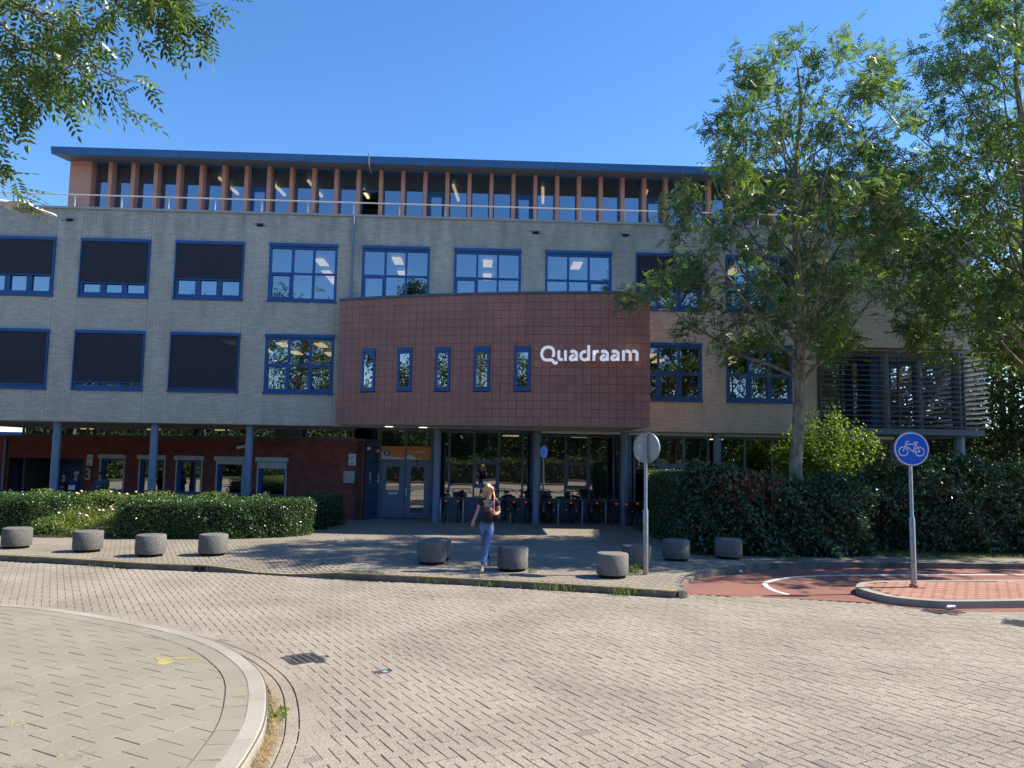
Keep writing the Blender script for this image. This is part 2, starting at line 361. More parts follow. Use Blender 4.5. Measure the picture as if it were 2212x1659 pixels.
# polygon sheets
def sheet(name, poly, z, m, parent=None, kind=None, thick=None):
    b = MB()
    if thick: b.prism(poly, z-thick, z)
    else:
        n = len(poly); a = sum(poly[i][0]*poly[(i+1) % n][1]-poly[(i+1) % n][0]*poly[i][1] for i in range(n))
        if a < 0: poly = poly[::-1]
        b.add([(x, y, z) for x, y in poly], [tuple(range(n))])
    return b.build(name, m, parent, kind=kind)
def strip(name, A, B, z0, z1, m, parent=None, kind=None, zf=None):
    """solid band between two polylines of equal length; zf(x,y) lowers it"""
    b = MB(); n = len(A); zf = zf or (lambda x, y: 0.0)
    vs = []
    for i in range(n):
        for (p, z) in ((A[i], z0), (B[i], z0), (B[i], z1), (A[i], z1)): vs.append((p[0], p[1], z+(zf(*p) if z == z1 else 0)))
    fs = []
    for i in range(n-1):
        for k in range(4): fs.append((i*4+k, i*4+(k+1) % 4, (i+1)*4+(k+1) % 4, (i+1)*4+k))
    fs.append((3, 2, 1, 0)); fs.append(tuple((n-1)*4+k for k in range(4)))
    b.add(vs, fs); me = b.mesh(name, m); bm = bmesh.new(); bm.from_mesh(me); bmesh.ops.recalc_face_normals(bm, faces=bm.faces); bm.to_mesh(me); bm.free()
    return obj(name, me, parent, kind=kind)
def resample(pts, n):
    P = np.array(pts); s = np.r_[0, np.cumsum(np.hypot(*np.diff(P, axis=0).T))]; t = np.linspace(0, s[-1], n)
    return [(float(np.interp(q, s, P[:, 0])), float(np.interp(q, s, P[:, 1]))) for q in t], s[-1]
# ============================================================ GROUND
RZ = -.12     # road level; footways are at 0
g = MB(); g.add([(-1500, -900, -.20), (1500, -900, -.20), (1500, 2000, -.20), (-1500, 2000, -.20)], [(0, 1, 2, 3)])
tag(g.build('ground', M['grassground']), kind='structure')
kerb_t = [(-22, 19.2), (-14, 17.75), (-10.02, 16.76), (-8.49, 16.37), (-6.61, 15.8), (-5.35, 15.58), (-4.3, 15.33), (-3.4, 15.05), (-2.74, 14.86), (-1.96, 14.69), (-.83, 14.45), (.28, 14.17), (1.5, 13.83), (2.35, 13.55), (3.35, 13.2)]
kerb_line = spline(kerb_t, 5)
def dip(x, y):
    d = -.085*max(0.0, min(1.0, 1.35-abs(x+3.95)/.95)); yk = np.interp(x, [p[0] for p in kerb_t], [p[1] for p in kerb_t])
    return d*max(0.0, 1-max(0.0, y-yk-.15)/1.6)
dipv = np.vectorize(dip)
corner = [(3.35, 13.2), (3.56, 13.27), (3.64, 13.48), (3.68, 13.8), (3.74, 14.21), (4.02, 14.82), (4.36, 15.3), (4.98, 15.83), (5.6, 16.3), (6.45, 16.75), (8.0, 17.05), (10.5, 17.12), (24, 17.2)]
corner_s = spline(corner, 4)
# road bed and pavers
road = MB(); road.add([(-40, -30, RZ-.014), (45, -30, RZ-.014), (45, 22, RZ-.014), (-40, 22, RZ-.014)], [(0, 1, 2, 3)])
road = tag(road.build('road', M['sand']), kind='structure')
for nm, pl_ in (('road_behind', [(-40, -7), (45, -7), (45, 2.4), (-40, 2.4)]), ('road_right', [(45, 2.5), (45, 14), (13.5, 13.0), (5.6, 2.5)]), ('road_left', [(-40, 2.5), (-5.6, 2.5), (-13.6, 12.4), (-14.5, 17.4), (-40, 22)])):
    sheet(nm, pl_, RZ-.008, M['paver'], road)
isl_out = spline([(-14, 12.1), (-9.5, 12.2), (-6.89, 11.62), (-6.4, 11.5), (-5.66, 11.2), (-4.62, 10.62), (-3.65, 9.98), (-2.94, 9.32), (-2.44, 8.63), (-2.13, 8.04), (-1.91, 7.37), (-1.76, 6.73), (-1.70, 6.2), (-1.68, 5.6), (-1.75, 4.6), (-2.0, 3.2), (-2.6, 1.5), (-3.6, -.5)], 5)
cyc_front = [(3.55, 13.62), (3.94, 13.56), (5.08, 13.32), (6.3, 13.05), (6.66, 12.92)]
iso = [(6.79, 13.88), (6.74, 13.6), (6.80, 13.1), (6.96, 12.80), (7.25, 12.60), (7.72, 12.50), (9.0, 12.62), (12, 12.95), (24, 14.3)]
iso_b = [(6.79, 13.88), (7.02, 14.24), (7.29, 14.46), (7.64, 14.56), (8.6, 14.66), (10.58, 14.86), (14, 15.2), (24, 16.2)]
cyc_poly = corner_s[10:]+[(24, 13.6)]+[(12, 12.5), (9.0, 12.3), (7.6, 12.3), (6.9, 12.6)]+cyc_front[::-1][:-1]+[(3.64, 13.6)]
nocyc = [(3.60, 13.62), (3.94, 13.56), (5.08, 13.32), (6.3, 13.05), (6.66, 12.9), (6.9, 12.66), (7.25, 12.5), (7.72, 12.44), (9.0, 12.56), (12, 12.9), (24, 14.2), (24, 30), (3.3, 30)]
W = .108; HA = radians(-61.5)
def herring(x0, x1, y0, y1, ang, w):
    ca, sa = cos(ang), sin(ang); R = max(abs(x0), abs(x1), abs(y0), abs(y1))*1.5; n = int(R/w)
    a, b = np.meshgrid(np.arange(-n, n), np.arange(-n, n)); d = (a-b) % 4
    H = d == 0; Vv = d == 3
    cx = np.concatenate([(a[H]+1)*w, (a[Vv]+.5)*w]); cy = np.concatenate([(b[H]+.5)*w, (b[Vv]+1)*w]); vert = np.concatenate([np.zeros(H.sum(), bool), np.ones(Vv.sum(), bool)])
    X = cx*ca-cy*sa; Y = cx*sa+cy*ca; k = (X > x0) & (X < x1) & (Y > y0) & (Y < y1)
    return X[k], Y[k], vert[k]
def lay(parent, name, X, Y, A, hx, hy, z, m, nmax=300, depth=.03, jit=.0012, near=None, singles=True):
    """pavers: the nearest 300 are objects, the rest one mesh"""
    n = len(X); d = np.hypot(X, Y)
    vis = in_view(X, Y, 0, 0, .0)
    order = np.argsort(np.where(vis, d, 1e3+d)); z = np.broadcast_to(z, n)+rng.uniform(-jit, jit, n)
    one = order[:nmax] if singles else order[:0]; rest = order[nmax:] if singles else order
    A = np.broadcast_to(A, n)+rng.normal(0, .006, n)
    if singles:
        me = block_mesh(name, hx, hy, -depth, 0, m)
        me2 = block_mesh(name, hx, hy, -depth, 0, M['paverdark'])
        for i in one: obj(name, me2 if (m is M['paver'] and rng.random() < .025) else me, parent, (float(X[i]), float(Y[i]), float(z[i])), (0, 0, float(A[i])))
    if len(rest):
        V, Fc = boxes(np.stack([X[rest], Y[rest]], 1), hx, hy, A[rest], z[rest]-depth, z[rest], .004)
        rv = np.repeat(rng.random(len(rest)), 9)
        obj(name+'_field', fast_mesh(name+'_field', V, Fc, m, rv), parent, kind='stuff')
X, Y, vt = herring(-16, 16, 2.8, 18.5, HA, W)
k = in_view(X, Y, RZ, .07, .05)
isl_poly = isl_out+[(-30, -1), (-30, 12)]
ring = offset(isl_out, .36)   # outer side of the two ring courses
side = 1 if inpoly([ring[40][0]], [ring[40][1]], isl_poly)[0] else -1
if side == 1: ring = offset(isl_out, -.36)
ring_poly = ring+[(-30, -1), (-30, 12.4)]
k &= ~inpoly(X, Y, ring_poly)
road_edge = [(x, y-.02) for x, y in kerb_line]
k &= ~inpoly(X, Y, road_edge+[(3.5, 13.4), (3.5, 40), (-30, 40), (-30, 19)])
k &= ~inpoly(X, Y, nocyc)
GR = [((-2.0, 9.19), .22, radians(-8)), ((7.42, 12.32), .25, radians(14)), ((8.12, 11.42), .25, radians(14))]
for (gx, gy_), hs, ga in GR: k &= ~((abs(X-gx) < hs*.95) & (abs(Y-gy_) < hs*.95))
k &= ~((abs(X+1.02) < .07) & (abs(Y-8.66) < .07))
X, Y, vt = X[k], Y[k], vt[k]
zz = RZ+rng.normal(0, .0012, len(X))
lay(road, 'paver', X, Y, np.where(vt, HA+pi/2, HA), W-.0032, W/2-.0032, zz, M['paver'])
# ring courses of pavers along the kerb
rx, ry, ra = [], [], []
for off in (.10, .215, .33):
    P = offset(isl_out, -off if side == 1 else off); P, L = resample(P, int(2000)); st = int(2000*.212/L)
    for i in range(int(rng.integers(0, st)), 1999, st):
        t = atan2(P[i+1][1]-P[i][1], P[i+1][0]-P[i][0]); rx.append(P[i][0]); ry.append(P[i][1]); ra.append(t)
rx, ry, ra = map(np.array, (rx, ry, ra)); kk = in_view(rx, ry, RZ, .1, .1)
lay(road, 'edge_paver', rx[kk], ry[kk], ra[kk], .102, .052, RZ, M['paver'], nmax=120)
fo1 = offset(isl_out, -.385 if side == 1 else .385); fo2 = offset(isl_out, -.54 if side == 1 else .54); strip('edge_infill', fo1, fo2, RZ-.03, RZ-.0035, M['paver'], road)
# plaza
plaza_poly = kerb_line+corner_s[1:]+[(24, 30), (-24, 34), (-24, 19.6)]
inner_edge = offset(kerb_line, .13)
if inner_edge[20][1] < kerb_line[20][1]: inner_edge = offset(kerb_line, -.13)
plaza = tag(sheet('plaza', kerb_line+corner_s[1:]+[(24, 45), (-40, 45), (-40, 22)], -.112, M['plazapaver']), kind='structure')
X, Y, vt = herring(-19, 19, 13, 29, radians(-66), .1)
k = in_view(X, Y, 0, .03, .03) & inpoly(X, Y, inner_edge+[(3.3, 13.3), (3.52, 13.5), (3.56, 13.9), (3.62, 14.25), (3.9, 14.9), (4.9, 15.95), (6.35, 16.87), (8.0, 17.2), (12, 17.25), (12, 17.75), (5.2, 18.0), (4.9, 18.3), (4.9, 27.25), (-24, 34), (-24, 20)])
k &= ~inpoly(X, Y, [(-30, 20.4), (-9.3, 20.0), (-4.75, 21.3), (-4.7, 26), (-30, 40)])
X, Y, vt = X[k], Y[k], vt[k]
lay(plaza, 'paver', X, Y, np.where(vt, radians(-66)+pi/2, radians(-66)), .096, .046, dipv(X, Y), M['plazapaver'], depth=.05)
pl2 = MB()
bedx = np.linspace(-24, 3.5, 113)
# bed under the plaza pavers follows the dropped kerb
vs, fs = [], []
for i, x in enumerate(bedx):
    yk = np.interp(x, [p[0] for p in kerb_t], [p[1] for p in kerb_t])+.06
    for j, t in enumerate((0, .2, .6, 1.2, 1.8, 17)): vs.append((x, yk+t, dip(x, yk+t)-.012))
for i in range(112):
    for j in range(5): fs.append((i*6+j, (i+1)*6+j, (i+1)*6+j+1, i*6+j+1))
pl2.add(vs, fs, True); pl2.build('sand_bed', M['sand'], plaza)
pl3 = sheet('side_bed', [(3.6, 14.0), (4.0, 15), (4.95, 16.0), (6.4, 16.93), (8, 17.25), (24, 17.35), (24, 34), (3.6, 34)], -.0135, M['sand'], plaza)
# strip of slabs between cycle path and hedge
xs, ys = [], []
for i in range(60):
    for j in range(3): xs.append(6.3+i*.305+(.15 if j % 2 else 0)); ys.append(17.42+j*.305-.1)
for i in range(6): xs.append(5.6+i*.2); ys.append(17.3)
lay(plaza, 'slab', np.array(xs[:180]), np.array(ys[:180]), 0., .148, .148, 0., M['slab'], nmax=60, depth=.04)
# kerbs: stones
def kerb(name, A, B, L, z0, z1, m, parent, zf=None, gap=.004):
    A2, tot = resample(A, max(2, int(round(len(A)*6)))); B2, _ = resample(B, len(A2)); n = max(1, int(round(tot/L))); N = len(A2)-1
    for i in range(n):
        a = int(round(i*N/n)); b = int(round((i+1)*N/n))
        if b-a < 1: continue
        sA = A2[a:b+1]; sB = B2[a:b+1]
        if not in_view([p[0] for p in sA], [p[1] for p in sA], 0, .15, .3).any(): continue
        def trim(P):
            P = list(P); d = np.array(P[-1])-np.array(P[-2]); d = d/np.hypot(*d)*gap; P[-1] = tuple(np.array(P[-1])-d); return P
        strip(name, trim(sA), trim(sB), z0, z1, m, parent, zf=zf)
kobj = thing('kerb', (-3, 14.9, -.12), 'concrete kerb with worn yellow painted edge along the front of the plaza', 'kerb')
kerb('kerb_stone', kerb_line, inner_edge, 1.0, -.2, .0, M['kerbdark'], kobj, zf=lambda x, y: dip(x, y))
ye0 = offset(kerb_line, .001 if inner_edge[20][1] > kerb_line[20][1] and offset(kerb_line, .1)[20][1] > kerb_line[20][1] else -.001)
sgn = 1 if offset(kerb_line, .1)[20][1] > kerb_line[20][1] else -1
ya = [p for p in offset(kerb_line, -sgn*.004)]; yb = offset(kerb_line, sgn*.045)
ypm = strip('yellow_paint', ya, yb, -.018, .004, M['yellow'], kobj)
for v in ypm.data.vertices: v.co.z += dip(v.co.x, v.co.y)*(.82 if v.co.z < -.005 else 1)
ci = offset(corner_s, .11)
if ci[10][0] > corner_s[10][0]: ci = offset(corner_s, -.11)
k2 = thing('corner_kerb', (3.8, 14.3, -.12), 'grey concrete kerb curving from the plaza corner along the red cycle path', 'kerb')
kerb('kerb_stone', corner_s[1:], ci[1:], .5, -.2, .002, M['kerbdark'], k2, zf=lambda x, y: -.055*max(0.0, min(1.0, (16-y)/1.2)) if y > 13.5 else -.055*max(0.0, (y-13.2)/.3))
dr = thing('kerb_drain', (-5.5, 15.5, -.12), 'kerb inlet with three dark openings near the fourth bollard from the left', 'drain')
dm = MB(); dm.obox((-5.78, 15.69), (.955, -.297), 0, .5, -.012, -.003, -.115, -.012); dm.build('face_plate', M['cast'], dr)
for i in range(3):
    q = MB(); q.obox((-5.78, 15.69), (.955, -.297), .06+i*.14, .16+i*.14, -.016, -.010, -.10, -.03); q.build('opening', M['void'], dr)
# left footway island
foot = tag(sheet('footway', isl_out+[(-30, -1), (-30, 12)], -.009, M['sand']), kind='structure')
ins = -1 if side == -1 else 1
o1 = offset(isl_out, ins*-.0); i1 = offset(isl_out, ins*.17); i2 = offset(isl_out, ins*.38)
if not inpoly([i1[40][0]], [i1[40][1]], isl_poly)[0]: i1 = offset(isl_out, -ins*.17); i2 = offset(isl_out, -ins*.38)
k3 = thing('island_kerb', (-2.4, 8.6, -.12), 'pale rounded concrete kerb curving round the near left footway', 'kerb')
# rounded profile kerb
P0, tot = resample(isl_out, 400); P1, _ = resample(i1, 400)
nseg = int(tot/1.0); step = 400//nseg
for s_ in range(nseg):
    a, b_ = s_*step, min((s_+1)*step, 399)
    if not in_view([p[0] for p in P0[a:b_+1]], [p[1] for p in P0[a:b_+1]], 0, .3, .4).any(): continue
    prof = [(0.0, -.2), (0.0, -.05), (.06, -.012), (.16, .0), (1.0, .002), (1.0, -.2)]
    vs = []; fs = []; n_ = b_-a+1
    for i in range(a, b_+1):
        e = .004 if i == b_ else 0
        for t, z in prof: vs.append((P0[i][0]*(1-t)+P1[i][0]*t, P0[i][1]*(1-t)+P1[i][1]*t+e, z))
    for i in range(n_-1):
        for j in range(5): fs.append((i*6+j, i*6+j+1, (i+1)*6+j+1, (i+1)*6+j))
    fs.append(tuple(range(6))); fs.append(tuple(range((n_-1)*6, n_*6))[::-1])
    kb = MB(); kb.add(vs, fs, True); me = kb.mesh('kerb_stone', M['kerb']); bm = bmesh.new(); bm.from_mesh(me); bmesh.ops.recalc_face_normals(bm, faces=bm.faces); bm.to_mesh(me); bm.free()
    for p in me.polygons: p.use_smooth = False
    obj('kerb_stone', me, k3)
# band of stones behind kerb
rx, ry, ra = [], [], []
mid = [((a[0]+b[0])/2, (a[1]+b[1])/2) for a, b in zip(i1, i2)]; P, L = resample(mid, 2000); st = int(2000*.305/L)
for i in range(0, 1999, st): t = atan2(P[i+1][1]-P[i][1], P[i+1][0]-P[i][0]); rx.append(P[i][0]); ry.append(P[i][1]); ra.append(t)
rx, ry, ra = map(np.array, (rx, ry, ra)); kk = in_view(rx, ry, 0, .1, .1)
lay(foot, 'edge_slab', rx[kk], ry[kk], ra[kk], .1475, .100, 0., M['slab'], nmax=80, depth=.04)
SA = radians(60); ca, sa = cos(SA), sin(SA); T = .305
xs, ys = [], []
for i in range(-60, 60):
    for j in range(-60, 60):
        u = i*T+(T/2 if j % 2 else 0); v = j*T; xs.append(u*ca-v*sa-3); ys.append(u*sa+v*ca+7)
xs, ys = np.array(xs), np.array(ys)
inner_poly = i2+[(-30, -1), (-30, 11.9)]
corners = [inpoly(xs+dx*ca-dy*sa, ys+dx*sa+dy*ca, inner_poly) for dx in (-.15, .15) for dy in (-.15, .15)]
full = np.all(corners, axis=0) & in_view(xs, ys, 0, .08, .08); part_ = np.any(corners, axis=0) & ~np.all(corners, axis=0) & in_view(xs, ys, 0, .08, .08)
lay(foot, 'slab', xs[full], ys[full], SA, .1503, .1503, 0., M['slab'], nmax=300, depth=.04, jit=.0018)
# cut slabs along the curve
def clip(poly, cl):
    """clip convex poly by many half-planes is wrong for curves: use local edge"""
    return poly
IP = np.array(i2)
for x, y in zip(xs[part_], ys[part_]):
    j = int(np.argmin(np.hypot(IP[:, 0]-x, IP[:, 1]-y))); a = IP[max(j-1, 0)]; b_ = IP[min(j+1, len(IP)-1)]; t = (b_-a)/np.hypot(*(b_-a)); nn = np.array([-t[1], t[0]])
    q = IP[j]+nn*.3
    if not inpoly([q[0]], [q[1]], inner_poly)[0]: nn = -nn
    sq = [(x+dx*ca-dy*sa, y+dx*sa+dy*ca) for dx, dy in ((-.1495, -.1495), (.1495, -.1495), (.1495, .1495), (-.1495, .1495))]
    out = []; base = IP[j]+nn*.006
    for i in range(4):
        p, q = np.array(sq[i]), np.array(sq[(i+1) % 4]); dp, dq = (p-base)@nn, (q-base)@nn
        if dp >= 0: out.append(tuple(p))
        if (dp >= 0) != (dq >= 0): out.append(tuple(p+(q-p)*dp/(dp-dq)))
    if len(out) >= 3:
        MB().prism(out, -.04, float(rng.uniform(-.001, .001))).build('slab', M['slab'], foot)
# yellow arrow on the slabs
ar = MB(); ar.prism([(-3.50, 8.71), (-3.14, 8.74), (-3.16, 8.68), (-3.30, 8.665), (-3.22, 8.57), (-3.29, 8.44), (-3.36, 8.44), (-3.40, 8.60)], .0022, .0045); ar.prism([(-3.12, 8.735), (-2.98, 8.74), (-2.99, 8.725), (-3.12, 8.70)], .0022, .0045)
tag(ar.build('painted_arrow', M['yellow'], None, (-3.3, 8.6, 0)), 'small faded yellow arrow painted on the near left footway slabs', 'road marking')
# cycle path + island
cyc = tag(sheet('cycle_path', cyc_poly, RZ+.002, M['cyc']), kind='structure')
arc = spline([(5.45, 13.64), (5.36, 14.01), (5.39, 14.48), (5.50, 14.84), (5.73, 15.15), (6.21, 15.54), (6.86, 15.82), (7.74, 15.98), (9.42, 16.12), (12, 16.3), (24, 16.8)], 5)
strip('white_line', offset(arc, -.05), offset(arc, .05), RZ+.003, RZ+.008, M['line'], cyc)
ik = thing('traffic_island', (7.9, 13.6, -.12), 'small red paved traffic island with pale kerb under the bicycle sign', 'traffic island')
A = spline(iso, 5); B = spline(iso_b, 5)
def inset(P, c, d):
    o = offset(P, d); o2 = offset(P, -d); j = len(P)//2
    return o if np.hypot(o[j][0]-c[0], o[j][1]-c[1]) < np.hypot(o2[j][0]-c[0], o2[j][1]-c[1]) else o2
ctr = (12, 13.9)
Ai = inset(A, ctr, .17); Bi = inset(B, ctr, .13); Ai[0] = (6.95, 13.83); Bi[0] = (6.95, 13.83)
kerb('kerb_stone', A, Ai, .8, -.2, .0, M['kerb'], ik, gap=.003); kerb('kerb_stone', B, Bi, .8, -.2, .0, M['kerb'], ik, gap=.003)
top_poly = Ai+Bi[::-1][:-1]
sheet('bed', top_poly, -.02, M['sand'], ik)
xs, ys = [], []
for i in range(0, 110):
    for j in range(-6, 40): xs.append(6.6+i*.2+(.1 if j % 2 else 0)-(j*.03)); ys.append(12.1+j*.1+i*.012)
xs, ys = np.array(xs), np.array(ys)
xs2 = xs; kk = inpoly(xs, ys, top_poly) & in_view(xs, ys, 0, .04, .04)
cor = [inpoly(xs+dx, ys+dy, top_poly) for dx in (-.09, .09) for dy in (-.04, .04)]; kk = (sum(c.astype(int) for c in cor) >= 3) & in_view(xs, ys, 0, .04, .04)
kk &= ~((abs(xs-7.86) < .12) & (abs(ys-13.87) < .08))
lay(ik, 'red_brick', xs[kk], ys[kk], radians(3.4), .0965, .0475, -.003, M['redpaver'], nmax=300, depth=.03)
# gully grates
def grate(c, hs, a, label):
    t = thing('gully_grate', (c[0], c[1], RZ), label, 'drain grate')
    d = (cos(a+pi/4*0), sin(a)); n = (-d[1], d[0])
    def ob(b, u0, u1, t0, t1, z0, z1): b.obox((c[0], c[1]), d, u0, u1, t0, t1, z0, z1)
    f = MB(); e = hs; z = RZ+.004
    for q in ((-e, e, -e, -e+.03), (-e, e, e-.03, e), (-e, -e+.03, -e+.03, e-.03), (e-.03, e, -e+.03, e-.03)): ob(f, *q, RZ-.05, z)
    f.build('frame', M['cast'], t); f = MB(); ob(f, -e, e, -e, e, RZ-.052, RZ-.011); f.build('shaft', M['void'], t)
    nb = 9
    for i in range(nb):
        u = -e+.05+i*(2*e-.1)/(nb-1); b = MB(); ob(b, u-.009, u+.009, -e+.03, e-.03, RZ-.03, z-.002); b.build('bar', M['greymetal'] if i % 2 else M['cast'], t)
grate(GR[0][0], .20, radians(35), 'square iron gully grate in the road beside the left footway kerb')
grate(GR[1][0], .26, radians(50), 'square iron gully grate just in front of the red traffic island')
grate(GR[2][0], .26, radians(50), 'square iron gully grate cut off by the right edge of the photo')
bl = MB(); bl.obox((-1.02, 8.66), (cos(.6), sin(.6)), -.075, .075, -.05, .05, RZ-.02, RZ+.003); t = thing('valve_cover', (-1.02, 8.66, RZ), 'tiny dark valve cover with pale blue patch set in the road', 'valve cover'); bl.build('lid', M['cast'], t)
bl = MB(); bl.obox((-1.02, 8.66), (cos(.6), sin(.6)), 0, .05, -.03, .03, RZ+.003, RZ+.006); bl.build('marker', mat('blue_marker', (.2, .5, .75), .3), t)
# ============================================================ BUILDING
YF = 25.4
bld = thing('school_building', (0, YF, 0), 'three storey pale brick school with blue windows, salmon-finned top floor and red tiled bay', 'building')
WX = [-13.31+3.07*k for k in range(-2, 8)]; WW = 2.24
UP = (7.18, 9.16); LO = (4.12, 6.10)
xe = [-20.2]; 
for x in WX: xe += [x, x+WW]
xe += [11.27, 16.8]
rects = []
def piers(z0, z1, xmax):
    for i in list(range(0, len(xe)-1, 2))+[len(xe)-2]:
        a, b = xe[i], xe[i+1]
        if a < xmax: rects.append((a, min(b, xmax), z0, z1))
def fullband(z0, z1, xmax):
    for i in range(len(xe)-1):
        if xe[i] < xmax: rects.append((xe[i], min(xe[i+1], xmax), z0, z1))
fullband(3.12, 4.12, 11.27); piers(4.12, 6.10, 11.27)
for k in (3, 4, 5): pass
fullband(6.10, 7.18, 16.8); piers(7.18, 9.16, 16.8); fullband(9.16, 10.14, 16.8)
# lower windows 5-7 sit behind the tiled bay: plain wall there
for k in (5, 6, 7): rects.append((WX[k], WX[k]+WW, 4.12, 6.10))
VENT = [(-13.86, 9.72), (-7.63, 9.72), (1.6, 9.72), (4.66, 9.72)]
wall = MB()
for a, b, z0, z1 in rects: wall.box(a+.0, b-.0, YF+.012, YF+.26, z0, z1)
wall = wall.build('wall', M['mortar'], bld)
CH, BL = .0605, .212
brk = []
for (a, b, z0, z1) in rects:
    n = int(round((z1-z0)/CH)); ch = (z1-z0)/n
    for r in range(n):
        u = a+.008-(BL/2 if r % 2 else 0)-rng.random()*.0
        while u < b-.008:
            u0, u1 = max(u, a+.008), min(u+BL-.007, b-.008)
            if u1-u0 > .02:
                zc = z0+(r+.5)*ch
                brk.append((u0, u1, z0+r*ch+.004, z0+(r+1)*ch-.004))
            u += BL
brk = np.array(brk)
for vx, vz in VENT: brk = brk[~((brk[:, 1] > vx+.0) & (brk[:, 0] < vx+.2) & (brk[:, 3] > vz) & (brk[:, 2] < vz+.09))]
def brick_field(arr, o, d, m, parent, name, nmax=300, keep=None, proud=.009):
    """bricks on a vertical plane; o origin xy, d unit direction, outward normal is (d.y,-d.x)"""
    n = np.array((d[1], -d[0])); uc = (arr[:, 0]+arr[:, 1])/2; zc = (arr[:, 2]+arr[:, 3])/2
    cx = o[0]+d[0]*uc; cy = o[1]+d[1]*uc
    dist = np.sqrt(cx**2+cy**2+(zc-CAM_H)**2); vis = in_view(cx, cy, 0, 0, .5)
    order = np.argsort(np.where(vis, dist, dist+100)); one, rest = order[:nmax], order[nmax:]
    L = np.linalg.norm; jit = rng.uniform(-.0015, .0015, len(arr))
    def verts(idx):
        V = np.zeros((len(idx), 8, 3)); k = 0
        for (ins, t) in ((0, 0.0), (.003, proud)):
            for su, sz in ((0, 0), (1, 0), (1, 1), (0, 1)):
                u = np.where(su, arr[idx, 1]-ins, arr[idx, 0]+ins); z = np.where(sz, arr[idx, 3]-ins, arr[idx, 2]+ins); tt = t+(jit[idx] if t else 0)-.012+.012
                V[:, k, 0] = o[0]+d[0]*u+n[0]*tt; V[:, k, 1] = o[1]+d[1]*u+n[1]*tt; V[:, k, 2] = z; k += 1
        return V
    f = np.array([(0, 1, 5, 4), (1, 2, 6, 5), (2, 3, 7, 6), (3, 0, 4, 7), (4, 5, 6, 7)])
    V = verts(rest); Fc = (f[None]+(np.arange(len(rest))*8)[:, None, None]).reshape(-1, 4)
    obj(name+'_field', fast_mesh(name+'_field', V.reshape(-1, 3), Fc, m, np.repeat(rng.random(len(rest)), 5)), parent, kind='stuff')
    cache = {}
    for i in one:
        w_, h_ = round(arr[i, 1]-arr[i, 0], 3), round(arr[i, 3]-arr[i, 2], 3)
        if (w_, h_) not in cache:
            vs = [(-w_/2, 0, -h_/2), (w_/2, 0, -h_/2), (w_/2, 0, h_/2), (-w_/2, 0, h_/2)]; e = .003
            vs += [(-w_/2+e, -proud, -h_/2+e), (w_/2-e, -proud, -h_/2+e), (w_/2-e, -proud, h_/2-e), (-w_/2+e, -proud, h_/2-e)]
            cache[(w_, h_)] = fast_mesh(name, vs, f, m)
        obj(name, cache[(w_, h_)], parent, (cx[i]+n[0]*jit[i], cy[i]+n[1]*jit[i], zc[i]), (0, 0, atan2(d[1], d[0])))
brick_field(brk, (0, YF+.012), (1, 0), M['beige'], wall, 'brick')
for i, x in enumerate(xe[1:-1]):      # pale sealant joints between the prefabricated panels
    for (z0, z1) in (((3.12, 4.11) if x < 11.3 else (6.1, 6.1)), (6.11, 7.17), (9.17, 10.13)):
        if z1 > z0 and x < 11: MB().box(x-.008, x+.008, YF+.004, YF+.012, z0, z1).build('joint', M['seam'], wall)
# side wall at the right end and rear shell
sh = MB(); sh.box(16.54, 16.8, YF+.262, 36, 6.10, 10.14); sh.box(-20.2, -19.94, YF+.262, 36, 3.2, 10.14); sh.box(-20.2, 16.8, 36, 36.26, 3.2, 10.14)
sh.box(-19.93, 16.53, YF+.262, 35.99, 10.0, 10.13)
sh.build('outer_shell', M['beige'], bld)
cp = MB(); cp.box(-20.24, 16.84, YF-.05, YF+.30, 10.14, 10.215); cp.build('coping', M['coping'], bld)
sl = MB(); sl.box(-20.2, 11.27, YF+.03, 36, 3.10, 3.19); sl.box(11.27, 16.8, YF+.27, 36, 6.02, 6.09); sl.build('soffit', M['soffit'], bld)
fl = MB()
for z in (6.34, 9.40): fl.box(-19.9, 16.5, YF+.27, 33, z, z+.2)
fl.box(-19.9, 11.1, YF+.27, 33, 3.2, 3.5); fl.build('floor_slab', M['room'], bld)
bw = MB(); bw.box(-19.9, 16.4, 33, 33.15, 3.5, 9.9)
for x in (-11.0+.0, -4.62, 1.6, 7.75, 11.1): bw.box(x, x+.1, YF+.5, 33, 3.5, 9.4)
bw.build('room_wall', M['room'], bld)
for vx, vz in VENT:
    v = MB(); v.box(vx-.01, vx+.21, YF-.05, YF+.02, vz+.055, vz+.08); v.build('drain_lip', M['cast'], bld)
    MB().box(vx, vx+.2, YF-.0, YF+.013, vz-.0, vz+.055).build('drain_opening', M['void'], bld)
dp = MB(); dp.tube([(-4.42, YF-.07, 10.12), (-4.42, YF-.07, 7.16)], .035); dp.build('downpipe', M['bluegrey'], bld)
# ceiling lights seen through the glass
lampspots_up = [(-6.06, 28.3), (-6.18, 30.15), (-6.19, 31.4), (-3.19, 27.77), (-3.22, 29.88), (.1, 27.83), (.1, 29.96), (3.38, 27.8), (-12.0, 28.2), (-12.3, 30.3), (-8.7, 28.3), (-15.2, 28.2), (7.0, 28.0), (9.3, 28.1)]
lampspots_lo = [(-7.43, 28.7), (-7.52, 31.0), (-6.04, 28.65), (-6.18, 31.2), (-9.3, 28.5), (-8.6, 30.5), (-11.6, 28.4), (-12.6, 30.0), (-15.2, 28.2), (5.9, 28.0), (6.5, 29.6), (7.2, 31.2), (8.9, 28.3), (9.6, 29.8), (10.2, 31.4)]
for (pts, z) in ((lampspots_up, 9.30), (lampspots_lo, 6.24)):
    for (x, y) in pts: MB().box(x-.17, x+.17, y-.5, y+.5, z-.05, z-.01).build('ceiling_light', M['lamp'], bld)
